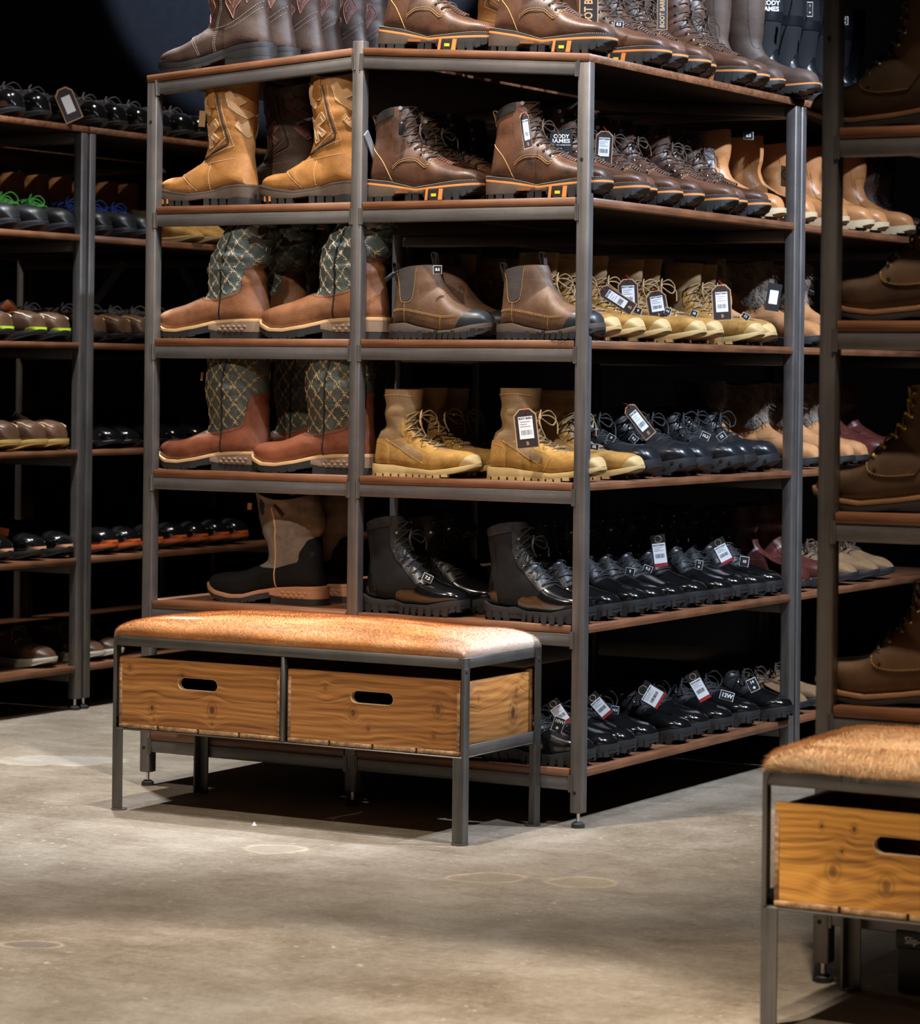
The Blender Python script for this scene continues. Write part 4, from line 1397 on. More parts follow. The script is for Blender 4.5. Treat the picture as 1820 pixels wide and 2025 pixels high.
def k_rubber():
    lf = loft(dict(B=[(10, 330), (12, 250), (14, 180), (14, 120), (6, 26)], feather=[(6, 26), (80, 25), (150, 22), (220, 22), (298, 28)],
                   F=[(160, 330), (160, 250), (150, 180), (148, 140), (160, 116), (190, 96), (230, 84), (268, 78), (294, 64), (304, 34)],
                   bend=4, sw=(58, 55, 44), wh=37, wb=52, tp=2.3, x0=4, dip=0, fold=2, fold_z=130), nr=40)
    P = [('upper', upper_mesh(lf), 'neoprene', None), ('lining', lining_mesh(lf), 'lining_dark', None)]
    P.append(('shin_guard', shell(lf, [(40, 260), (200, 260), (200, 232), (40, 236)], 2.2, name='shin_guard'), 'rubber_gloss', None))
    P.append(('foot_shell', shell(lf, [(-20, 60), (20, 140), (50, 150), (90, 96), (130, 92), (150, 168), (200, 168), (400, 100), (400, 0), (-20, 0)], 2.4, name='foot_shell'), 'rubber_gloss', None))
    mb = MB()
    seam(mb, lf, [(20, 320), (22, 230), (30, 150), (60, 100)], 1.4, off=1.5)
    seam(mb, lf, [(150, 330), (138, 250), (118, 180), (104, 110)], 1.4, off=1.5)
    P.append(('piping', mb.mesh('piping'), 'rubber_gloss', None))
    P.append(('outsole', layer(lf, 6, [(-4, 28), (150, 25), (230, 25), (312, 32)], [(-4, 2), (210, 2), (250, 4), (312, 18)], bulge=1, name='outsole'), 'sole_black', None))
    mb = MB()
    for i in range(15):
        x = 2 + i * 19
        z0 = float(np.interp(x, [0, 215, 290], [0, 0, 10]))
        lugs(mb, lf, 6, [(x, x + 12)], z0, z0 + 8, out=0.6)
    P.append(('tread', mb.mesh('tread'), 'sole_black', None))
    kind('rubber', P)

def k_oil(name, lace):
    """large foreground boot, laced, welt with gold stitches"""
    welt = [(-2, 36), (80, 35), (150, 24), (215, 17), (265, 22), (300, 34), (322, 42)]
    lf = loft(dict(B=[(28, 214), (24, 170), (22, 130), (14, 90), (7, 36)], feather=[(7, 35), (80, 33), (150, 22), (215, 15), (265, 20), (300, 31), (310, 35)],
                   F=[(140, 220), (142, 190), (146, 168), (160, 146), (180, 124), (200, 104), (214, 90), (240, 80), (272, 76), (298, 66), (314, 42)],
                   bend=3, sw=(40, 40, 38), wh=36, wb=51, tp=2.4, x0=5, dip=-4))
    P = [('upper', upper_mesh(lf), 'oil_brown', None), ('lining', lining_mesh(lf), 'lining_dark', None)]
    P += [('quarter_panel', shell(lf, [(86, 230), (140, 240), (134, 192), (150, 148), (176, 122), (204, 98), (210, 86), (200, 66), (168, 60), (120, 64), (92, 100)], 1.8, name='quarter_panel', side=q_), 'oil_brown', None) for q_ in (1, -1)]
    eye = [(122, 206), (124, 186), (128, 166), (142, 146), (158, 128), (175, 111), (192, 95)]
    ey, la = lace_up(lf, eye, er=3.2, eye_r=1.1, lr=2.1, hooks=2, bow=False, seed=23)
    P += [('eyelets', ey, 'brass', None), ('laces', la, lace, None)]
    mb = MB()
    for s in (1, -1):
        p, n_ = drape(lf, 190, 76, s, 2)
        mb.cyl(p - n_ * 0.001, p + n_ * 0.002, 3.2 * MM, 10)
    P.append(('rivet', mb.mesh('rivet'), 'brass', None))
    mb = MB()
    for s in ([(206, 84), (198, 69), (168, 63), (120, 67)], [(92, 104), (70, 70), (66, 36)]):
        stitches(mb, lf, s, 0.6, off=2.4)
    P.append(('stitching', mb.mesh('stitching'), 'stitch_gold', None))
    P.append(('welt', layer(lf, 7, sh(welt, 1), sh(welt, -6), bulge=0.6, name='welt'), 'work_tan_edge', None))
    wi = len(P) - 1
    mb = MB()
    k = (lf.L + 14 - lf.x0) / (lf.L - lf.x0)
    for s in (1, -1):
        for i in range(60):
            x = 6 + i * 5.2
            wq = float(lf.plan((x - (lf.x0 - 7)) / k)) * (1 + 7 / 51) - 2.5
            if wq > 5:
                zt = float(np.interp(x, [p[0] for p in welt], [p[1] for p in welt])) + 1.2
                y = s * wq - 7 * (x / lf.L) ** 2
                mb.box((x - 1.7) * MM, (x + 1.7) * MM, (y - 0.7) * MM, (y + 0.7) * MM, zt * MM, (zt + 1) * MM)
    P.append(('welt_stitching', mb.mesh('welt_stitching'), 'stitch_gold', wi))
    P.append(('outsole', layer(lf, 6, sh(welt, -5), [(-4, 2), (90, 2), (110, 8), (150, 8), (180, 3), (230, 1), (270, 8), (300, 22), (324, 34)], bulge=0.6, name='outsole'), 'sole_dark', None))
    kind(name, P)

def k_low(name, m_up, m_sole, lace, moc=False, m_band=None, cap=None, thick=30, accent=None, toe_h=58, tp=2.3, gloss=False, wedge=False):
    """low shoe or sneaker"""
    sole = [(-2, thick), (80, thick - 2), (150, thick - 5), (220, thick - 4), (270, thick), (306, thick + 5)]
    lf = loft(dict(B=[(14, 104), (14, 86), (10, 62), (7, thick)], feather=[(7, thick), (80, thick - 3), (150, thick - 7), (220, thick - 6), (270, thick - 3), (297, thick)],
                   F=[(92, 106), (112, 108), (130, 106), (156, max(96, toe_h + 17)), (190, max(82, toe_h + 13)), (230, toe_h + 10), (264, toe_h + 4), (288, toe_h - 8), (302, thick + 6)],
                   bend=2, sw=(34, 34, 36), wh=36, wb=51, tp=tp, x0=5, dip=-5, box=0.9 if moc else 0.3))
    P = [('upper', upper_mesh(lf), m_up, None), ('lining', lining_mesh(lf, 28), 'lining_dark', None)]
    if moc:
        mb = MB()
        for s in (1, -1):
            run = []
            for x in range(150, 298, 6):
                zz = float(np.interp(x, [150, 190, 230, 264, 288, 302], [90, 76, toe_h + 2, toe_h - 4, toe_h - 14, toe_h - 24]))
                p, _ = drape(lf, x, zz, s, 1.2)
                if p is not None:
                    run.append(p)
            if len(run) > 1:
                mb.tube(run, 2.2 * MM, 6)
        P.append(('moc_seam', mb.mesh('moc_seam'), 'stitch_cream' if m_band is None else m_band, None))
    if cap:
        P.append(('toe_cap', shell(lf, [(222, 0), (228, 40), (246, 62), (262, 100), (340, 100), (340, 0)], 2.4, name='toe_cap'), cap, None))
    P.append(('lace_stay', shell(lf, [(96, 112), (130, 112), (160, 98), (198, 82), (186, 66), (150, 74), (110, 88)], 1.6, name='lace_stay'), m_up, None))
    ey, la = lace_up(lf, [(112, 99), (128, 95), (146, 88), (164, 81), (182, 74)], er=2.4, lr=2.2, seed=29)
    P += [('eyelets', ey, 'chrome', None), ('laces', la, lace, None)]
    P.append(('midsole', layer(lf, 5, sole, [(-4, 10), (200, 9), (250, 13), (308, 26)], bulge=2.0, name='midsole'), m_sole, None))
    P.append(('outsole', layer(lf, 4.5, [(-4, 11), (200, 10), (250, 14), (306, 27)], [(-4, 0), (210, 0), (256, 6), (306, 22)], name='outsole'), m_sole if wedge else 'sole_black', None))
    if accent:
        P.append(('toe_accent', shell(lf, [(262, thick - 8), (278, thick + 8), (292, thick + 13), (330, thick + 10), (330, thick - 10)], 3.4, name='toe_accent'), accent, None))
    kind(name, P)

def k_hiker():
    k_low('hiker', 'hiker_tan', 'sole_black', 'lace_brown', thick=32)

k_work()
k_teal('teal_slouch', True, 'saddle_brown', 'teal_shaft', 'stitch_cream')
plain('thread_gold', (0.42, 0.27, 0.11), 0.7)
k_teal('teal_upright', False, 'red_brown', 'olive_shaft', 'thread_gold')
k_grey()
k_tanwest('tanwest', 'tan_west', 'tan_inlay', 'stitch_dark', 'stitch_cream')
k_tanwest('brownwest', 'dark_west', 'dark_inlay', 'stitch_dark', 'stitch_pink')
k_darkwest()
k_chelsea()
k_combat()
k_black('black_tall', True)
k_black('black_low', False)
k_nub()
k_pull('wellington', 'well_tan', 238, 'sole_cream', 'sole_cream', 'stitch_gold')
k_pull('fur', 'fur_suede', 232, 'sole_black', 'sole_black', 'stitch_gold', strap=False, fur=True)
k_pull('burgundy', 'burgundy', 225, 'sole_black', 'sole_black', 'stitch_pink')
k_pull('tallbrown', 'tall_brown', 330, 'orange_stripe', 'sole_black', 'stitch_dark', strap=False, tall_zip=True, slouch=3)
k_rubber()
k_oil('oil_brown_lace', 'lace_brown')
k_oil('oil_yellow_lace', 'lace_yellow')
k_low('safety', 'soft_black', 'sole_black', 'lace_grey', cap='polish_black', thick=28, toe_h=80)
k_low('dress_black', 'polish_black', 'sole_black', 'lace_black', thick=24, toe_h=60)
k_low('sneaker_green', 'sneaker_dark', 'sole_black', 'lace_green', cap='rubber_boot', toe_h=72)
k_low('sneaker_blue', 'sneaker_dark', 'sole_black', 'lace_blue', cap='rubber_boot', toe_h=72)
k_low('moc_lime', 'moc_brown', 'sole_black', 'lace_brown', moc=True, accent='lime', thick=30, toe_h=84, tp=3.0)
k_low('moc_wedge', 'moc_brown', 'sole_wedge', 'lace_brown', moc=True, m_band='piping_tan', thick=32, toe_h=84, tp=3.2, wedge=True)
k_low('sport_tan', 'sneaker_dark', 'sole_black', 'lace_black', cap='polish_black', thick=30, toe_h=72, accent='welt_pink')
k_low('sport_orange', 'sneaker_dark', 'orange_sole', 'lace_black', cap='polish_black', thick=32, toe_h=74, accent='orange_sole')
k_low('deck_white', 'moc_brown', 'sole_white', 'lace_brown', thick=30, wedge=True)
k_hiker()

# ------------------------------------------------------------------ the room
STAINS = [(-0.417, -0.621, YAW, 0.070, 0.055, (0.30, 0.25, 0.19)), (0.134, -0.673, YAW, 0.072, 0.055, (0.26, 0.21, 0.15)),
          (0.323, -0.619, YAW - 0.15, 0.074, 0.060, (0.33, 0.25, 0.155)), (-0.213, -1.74, YAW, 0.05, 0.03, (0.12, 0.11, 0.10)), (-1.68, 0.25, YAW, 0.16, 0.09, (0.40, 0.38, 0.35))]
concrete()
plain('wall_navy', (0.040, 0.047, 0.066), 0.75, var=0.12, grain=120, bstr=0.1)
plain('wall_black', (0.010, 0.011, 0.013), 0.8)
plain('ceiling_dark', (0.02, 0.02, 0.022), 0.9)

mb = MB(); mb.box(-9, 7, -9, 7, -0.12, 0)
structure('floor', mb.mesh('floor', False), 'concrete')
mb = MB(); mb.box(-9, 7, 4.2, 4.35, 0, 4.2)
structure('wall_back', mb.mesh('wall_back', False), 'wall_navy')
mb = MB(); mb.box(-9.15, -9, -9, 4.35, 0, 4.2)
structure('wall_left', mb.mesh('wall_left', False), 'wall_navy')
mb = MB(); mb.box(7, 7.15, -9, 4.35, 0, 4.2)
structure('wall_right', mb.mesh('wall_right', False), 'wall_navy')
mb = MB(); mb.box(-9.15, 7.15, -9, 4.35, 4.2, 4.3)
structure('ceiling', mb.mesh('ceiling', False), 'ceiling_dark')

# ------------------------------------------------------------------ steel shelving racks
PW = 0.030
ZS = [1.7734, 1.4437, 1.1161, 0.7899, 0.4630, 0.1348]
BT = 0.0185
BEAM = 0.031

def hole_mesh():
    mb = MB()
    mb.cyl((0, 0.0006, 0), (0, -0.0006, 0), 0.0042, 12)
    return mb.mesh('bolt_hole', False)
HOLE = hole_mesh()
HOLE.materials.append(MATS['hole_black'])

def foot_mesh():
    mb = MB()
    mb.cyl((0, 0, 0.012), (0, 0, 0.042), 0.0045, 8)
    return mb.mesh('foot_bolt')
FOOTB = foot_mesh()
mb = MB()
mb.cyl((0, 0, 0), (0, 0, 0.009), 0.0155, 16, 0.0155)
mb.cyl((0, 0, 0.009), (0, 0, 0.014), 0.0145, 16, 0.008)
FOOTP = mb.mesh('foot_pad')
mb = MB()
mb.box(-0.006, 0.004, -0.0018, 0.004, -0.004, BEAM + 0.004)
mb.cyl((-0.004, -0.001, -0.004), (-0.004, -0.001, BEAM + 0.004), 0.0035, 8)
BRK = mb.mesh('beam_bracket')

def rack(name, label, xs, y0, y1, zs, ztop, group=None, top_over=True, beams_back=True, mid_top=None, holes=()):
    """posts at xs, front y0, back y1; zs = board top heights, first is the top board"""
    t = thing(name, label, 'rack', (xs[0], y0, 0), group=group)
    ox, oy = xs[0], y0
    L = lambda x: x - ox
    W = y1 - y0
    for xi, x in enumerate(xs):
        last = xi == len(xs) - 1
        first = xi == 0
        px0 = 0 if first else (L(x) - PW if last else L(x) - PW / 2)
        for fy in (0, W - PW):
            top = zs[0] - BT - 0.001
            if mid_top and not first and not last:
                top = mid_top + 0.017 if fy == 0 else zs[0] - BT
            p = link('post', bevel_box('post', px0, px0 + PW, fy, fy + PW, 0.034, top, 0.0032, 2), 'steel_z', t)
            f = link('foot_bolt', FOOTB, 'chrome', p)
            f.location = (px0 + PW / 2, fy + PW / 2, 0)
            f = link('foot_pad', FOOTP, 'foot_rubber', p)
            f.location = (px0 + PW / 2, fy + PW / 2, 0)
            if fy == 0:
                for hx, hz in holes:
                    if hx == xi:
                        h = link('bolt_hole', HOLE, None, p)
                        h.location = (px0 + PW * 0.42, -0.0003, hz)
    for i, z in enumerate(zs):
        for b in range(len(xs) - 1):
            a = (PW if b == 0 else L(xs[b]) + PW / 2)
            c = (L(xs[b + 1]) - PW if b == len(xs) - 2 else L(xs[b + 1]) - PW / 2)
            za, zc = z, z
            if i == 0 and mid_top:
                za, zc = (z, mid_top) if b == 0 else (mid_top, z)
            sl = math.atan2(zc - za, c - a)
            M = Matrix.Translation((a, 0, za)) @ Matrix.Rotation(-sl, 4, 'Y')
            ln = (c - a) / math.cos(sl)
            ea = PW + 0.001 if i == 0 and b == 0 else -0.003
            ec = PW + 0.001 if i == 0 and b == len(xs) - 2 else -0.003
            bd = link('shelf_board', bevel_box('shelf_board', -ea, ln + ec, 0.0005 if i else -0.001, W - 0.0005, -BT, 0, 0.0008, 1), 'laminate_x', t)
            bd.data.materials.append(MATS['board_underside_shade'])
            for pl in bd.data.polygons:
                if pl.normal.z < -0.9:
                    pl.material_index = 1  # downward faces take the painted shade colour
            bd.matrix_local = M
            if i and (b == 0 or b == len(xs) - 2):
                ex0, ex1 = (0.001 - a, -ea + 0.001) if b == 0 else (ln + ec - 0.001, ln + PW - 0.001)
                e = link('board_edge', bevel_box('board_edge', ex0, ex1, PW + 0.001, W - PW - 0.001, -BT, 0, 0.0008, 1), 'laminate_y', bd)
            for fy in (0, W - PW):
                if fy and not beams_back:
                    continue
                bm_ = link('beam', bevel_box('beam', 0, ln, fy + 0.0015, fy + PW - 0.0015, -BT - BEAM, -BT - 0.0005, 0.0025, 2), 'steel_x', t)
                bm_.matrix_local = M
                if fy == 0:
                    for s, xx in ((1, 0), (-1, ln)):
                        k = link('beam_bracket', BRK, 'dark_steel_z', bm_)
                        k.location = (xx, 0.0015, -BT - BEAM)
                        k.scale = (s, 1, 1)
    return t

MID = 1.8125
A = rack('shelving_rack', 'steel and walnut shelving rack behind the two-crate bench, stacked with boots', [-1.241, -0.6235, 0.0], 0.0, 1.22, ZS, None, 'boot racks', mid_top=MID,
         holes=((0, 1.655), (0, 0.095), (2, 1.53), (2, 0.08)))
A2 = rack('shelving_rack', 'steel shelving rack continuing behind the boot rack at the right', [-1.241, -0.6235, 0.0], 1.232, 2.452, ZS, None, 'boot racks', holes=())
ZB = ZS
B1 = rack('shelving_rack', 'nearer steel shoe rack at the left edge of the photo', [-3.56, -2.955, -2.338], -0.012, 1.208, ZB, None, 'boot racks')
B2 = rack('shelving_rack', 'farther steel shoe rack seen through the left bay', [-3.56, -2.955, -2.338], 1.220, 2.440, ZB, None, 'boot racks')
B3 = rack('shelving_rack', 'last steel shoe rack of the left row, mostly hidden', [-3.56, -2.955, -2.338], 2.452, 3.672, ZB, None, 'boot racks')
ZC = [1.796, 1.466, 1.136, 0.808, 0.477, 0.150]
RC = rack('shelving_rack', 'dark foreground steel rack behind the cropped bench at the right edge', [1.108, 1.7255, 2.349], -1.272, -0.052, ZC, None, 'boot racks', holes=((0, 1.62), (0, 0.105)))

plain('galvanised', (0.42, 0.46, 0.52), 0.45, 0.5, var=0.15)
# diagonal braces inside the racks
def brace(parent, a, b, wd=0.030):
    mb = MB()
    a, b = Vector(a), Vector(b)
    d = (b - a).normalized()
    n = d.cross(Vector((1, 0, 0))).normalized() * wd / 2
    x = Vector((0.0015, 0, 0))
    V = [p + s * n + q * x for p in (a, b) for s in (-1, 1) for q in (-1, 1)]
    mb.add(V, [(0, 1, 3, 2), (4, 6, 7, 5), (0, 4, 5, 1), (2, 3, 7, 6), (0, 2, 6, 4), (1, 5, 7, 3)])
    return link('brace', mb.mesh('brace', False), 'galvanised', parent)
mb = MB()
mb.box(-0.0015, 0.0015, -0.011, 0.011, -0.06, 0.005)
mb.cyl((-0.003, 0, 0), (0.003, 0, 0), 0.004, 10)
brace(A, (0.6175 + 0.017, 0.015, 1.61), (0.6175 + 0.017, 0.13, 1.46), 0.022)
brace(B2, (0.64, 0.666, 1.14), (0.64, 0.965, 1.40), 0.034)
brace(B3, (0.64, 0.070, 1.40), (0.64, 0.328, 1.14), 0.034)

# ------------------------------------------------------------------ benches with crates
def hide_material(name, base, pale, white, spots, end=None):
    m, nt, b = nodes(name)
    v = texco(nt)
    n1 = nz(nt, texco(nt, (4, 14, 14)), 1.2, 4, 0.6)
    n2 = nz(nt, texco(nt, (1, 1, 1)), 5, 4, 0.6)
    sep = N(nt, 'ShaderNodeSeparateXYZ')
    nt.links.new(v, sep.inputs[0])
    col = ramp(nt, n1, [(0.28, tuple(c * 0.62 for c in base)), (0.5, base), (0.75, pale)])
    wob = mth(nt, 'MULTIPLY', mth(nt, 'SUBTRACT', n2, 0.5), 0.16)
    if end:
        mr = N(nt, 'ShaderNodeMapRange')
        mr.inputs['From Min'].default_value = end[0]
        mr.inputs['From Max'].default_value = end[1]
        nt.links.new(mth(nt, 'ADD', mth(nt, 'ADD', sep.outputs[0], mth(nt, 'MULTIPLY', sep.outputs[1], end[2])), wob), mr.inputs[0])
        col = mixc(nt, mr.outputs[0], col, white)
    for cx, cy, rx, ry, rot in spots:
        dx = mth(nt, 'SUBTRACT', sep.outputs[0], cx)
        dy = mth(nt, 'SUBTRACT', sep.outputs[1], cy)
        c_, s_ = math.cos(rot), math.sin(rot)
        u = mth(nt, 'DIVIDE', mth(nt, 'ADD', mth(nt, 'MULTIPLY', dx, c_), mth(nt, 'MULTIPLY', dy, s_)), rx)
        q = mth(nt, 'DIVIDE', mth(nt, 'SUBTRACT', mth(nt, 'MULTIPLY', dy, c_), mth(nt, 'MULTIPLY', dx, s_)), ry)
        d = mth(nt, 'ADD', mth(nt, 'SQRT', mth(nt, 'ADD', mth(nt, 'MULTIPLY', u, u), mth(nt, 'MULTIPLY', q, q))), mth(nt, 'MULTIPLY', wob, 2))
        mr = N(nt, 'ShaderNodeMapRange')
        mr.inputs['From Min'].default_value = 1.1
        mr.inputs['From Max'].default_value = 0.8
        nt.links.new(d, mr.inputs[0])
        col = mixc(nt, mr.outputs[0], col, white)
    at = N(nt, 'ShaderNodeAttribute', attribute_name='tint')
    col = mixc(nt, mth(nt, 'MULTIPLY', at.outputs['Fac'], 0.5), col, mixc(nt, 1.0, col, (0.76, 0.70, 0.62), 'MULTIPLY'))
    nt.links.new(col, b.inputs['Base Color'])
    b.inputs['Roughness'].default_value = 0.55
    b.inputs['Sheen Weight'].default_value = 0.15
    MATS[name] = m
hide_material('hide_orange', (0.60, 0.245, 0.065), (0.74, 0.40, 0.16), (0.74, 0.64, 0.55), [(0.155, 0.066, 0.062, 0.011, -0.2)], (0.86, 1.10, 0.42))
hide_material('hide_sand', (0.78, 0.50, 0.26), (0.90, 0.66, 0.42), (0.85, 0.70, 0.52), [])

BW, BD = 0.95, 0.356
def cushion(mat, parent, n_hair, seed, hl=(7, 11), sw=0.30):
    rnd = random.Random(seed)
    nu, nv = 90, 40
    hw, hd = BW / 2 - 0.004, BD / 2 - 0.004
    def hgt(u, v):
        e = max(0, (1 - abs(u) ** 22)) * max(0, (1 - abs(v) ** 12))
        cr = (1 - u * u) * (1 - v * v)
        x, y = u * hw, v * hd
        nn = noise.noise(Vector((x * 4 + seed, y * 6, 0))) * 0.006 + noise.noise(Vector((x * 11, y * 13 + seed, 2))) * 0.002
        return 0.409 + 0.040 * e ** 0.36 + 0.020 * max(0, cr) ** 0.75 + nn * min(1, e * 2)
    V, Fc = [], []
    def pos(u, v):
        z = hgt(u, v)
        puff = 0.006 * math.sin(min(1, max(0, (z - 0.409) / 0.04)) * PI)
        return Vector((BW / 2 + u * (hw + puff), BD / 2 + v * (hd + puff), z))
    def s(t):
        return math.copysign(1 - (1 - abs(t)) ** 3.0, t)
    for i in range(nu + 1):
        for j in range(nv + 1):
            V.append(pos(s(i / nu * 2 - 1), s(j / nv * 2 - 1)))
    for i in range(nu):
        for j in range(nv):
            a = i * (nv + 1) + j
            Fc.append((a, a + nv + 1, a + nv + 2, a + 1))
    c = link('hide_cushion', to_mesh('hide_cushion', V, Fc, True, 0), mat, parent)
    mb = MB()
    W_ = []
    HV, HF = [], []
    for _ in range(n_hair):
        u, v = rnd.uniform(-1, 1), rnd.uniform(-1, 1)
        r = rnd.random()
        if r < 0.30:
            v = -1 + rnd.random() ** 3 * 0.25
        elif r < 0.32:
            u = 1 - rnd.random() ** 2 * 0.12
        elif r < 0.40:
            u = -1 + rnd.random() ** 2 * 0.12
        elif r < 0.46:
            v = 1 - rnd.random() ** 2 * 0.2
        e = 0.004
        p = pos(u, v)
        pu, pv = pos(min(1, u + e), v) - pos(max(-1, u - e), v), pos(u, min(1, v + e)) - pos(u, max(-1, v - e))
        n_ = pu.cross(pv)
        if n_.length < 1e-12:
            continue
        n_.normalize()
        a = noise.noise(Vector((p.x * 3, p.y * 4, seed))) * 1.3 - 0.7
        d = Vector((math.cos(a), math.sin(a) * 0.8 - 0.35, -0.15))
        d = (d - n_ * d.dot(n_)).normalized()
        l = rnd.uniform(*hl) * MM
        lift = rnd.uniform(0.16, 0.5)
        d = (d + n_ * lift + Vector((rnd.uniform(-.15, .15), rnd.uniform(-.15, .15), 0))).normalized()
        sd = d.cross(n_).normalized() * sw * MM
        m_ = p + d * l * 0.55
        q = p + d * l - n_ * l * 0.10
        k = len(HV)
        HV += [p - sd, p + sd, m_ + sd * 0.8, m_ - sd * 0.8, q]
        HF += [(k, k + 1, k + 2, k + 3), (k + 3, k + 2, k + 4)]
        W_ += [rnd.random()] * 5
    hm = to_mesh('hide_hair', HV, HF, True, 0)
    at = hm.attributes.new('tint', 'FLOAT', 'POINT')
    at.data.foreach_set('value', W_)
    h = link('hide_hair', hm, mat, c)
    h['kind'] = 'stuff'
    return c

def angle_rail(name, parent, x0, x1, y0, y1, z0, z1, mat, bev=0.0012):
    return link(name, bevel_box(name, x0, x1, y0, y1, z0, z1, bev, 1), mat, parent)

def bench(label, loc, hide, n_hair, seed, hl):
    t = thing('storage_bench', label, 'bench', loc, group='hide-topped benches')
    T = 0.003
    ds = 'dark_steel_'
    for y in (0, BD - T):
        angle_rail('top_rail', t, 0, BW, y, y + T, 0.388, 0.412, ds + 'x')
    for x in (0, BW - T):
        angle_rail('top_rail', t, x, x + T, T, BD - T, 0.388, 0.412, ds + 'y')
    for x in (0, BW - T):
        angle_rail('bottom_rail', t, x, x + T, 0.004, BD - 0.004, 0.194, 0.219, ds + 'y')
        angle_rail('bottom_ledge', t, x if x == 0 else x - 0.021, x + T if x else 0.024, 0.004, BD - 0.004, 0.191, 0.194, ds + 'y')
    for y in (0, BD - 0.024):
        angle_rail('bottom_ledge', t, 0.001, BW - 0.001, y, y + 0.024, 0.1905, 0.1935, ds + 'x')
    for xi, x in enumerate((0, BW)):
        for yi, y in enumerate((0, BD)):
            sx, sy = (1 if xi == 0 else -1), (1 if yi == 0 else -1)
            mb = MB()
            def bx(xa, xb, ya, yb, za, zb):
                mb.box(min(x + sx * xa, x + sx * xb), max(x + sx * xa, x + sx * xb), min(y + sy * ya, y + sy * yb), max(y + sy * ya, y + sy * yb), za, zb)
            bx(-0.0012, 0.003, -0.001, 0.024, 0.003, 0.4105)
            bx(0.003, 0.0062, -0.001, 0.003, 0.195, 0.4105)
            bx(0.003, 0.026, -0.001, 0.003, 0.003, 0.192)
            lg = link('leg', mb.mesh('leg', False), ds + 'z', t)
            mb = MB()
            cx, cy = x + sx * 0.012, y + sy * 0.010
            mb.cyl((cx, cy, 0), (cx, cy, 0.0035), 0.019, 20)
            link('foot_plate', mb.mesh('foot_plate'), ds + 'x', lg)
            # gusset triangles and bolt at the upper corner
            mb = MB()
            for zz in (0.388,):
                mb.add([(x + sx * 0.003, y - sy * 0.0014, 0.411), (x + sx * 0.014, y - sy * 0.0014, 0.411), (x + sx * 0.004, y - sy * 0.0014, 0.392),
                        (x + sx * 0.003, y + sy * 0.001, 0.411), (x + sx * 0.014, y + sy * 0.001, 0.411), (x + sx * 0.004, y + sy * 0.001, 0.392)], [(0, 1, 2), (3, 5, 4), (0, 3, 4, 1), (1, 4, 5, 2), (2, 5, 3, 0)])
            mb.cyl((x - sx * 0.0035, y + sy * 0.010, 0.384), (x, y + sy * 0.010, 0.384), 0.0055, 12)
            link('corner_gusset', mb.mesh('corner_gusset', False), ds + 'x', lg)
    angle_rail('divider', t, BW / 2 - 0.006, BW / 2 + 0.003, 0.0005, 0.020, 0.194, 0.388, ds + 'z')
    angle_rail('divider', t, BW / 2 - 0.006, BW / 2 + 0.003, BD - 0.020, BD - 0.0005, 0.194, 0.388, ds + 'z')
    link('seat_panel', bevel_box('seat_panel', 0.004, BW - 0.004, 0.004, BD - 0.004, 0.392, 0.409, 0.001, 1), 'lining_dark', t)
    cushion(hide, t, n_hair, seed, hl)
    return t

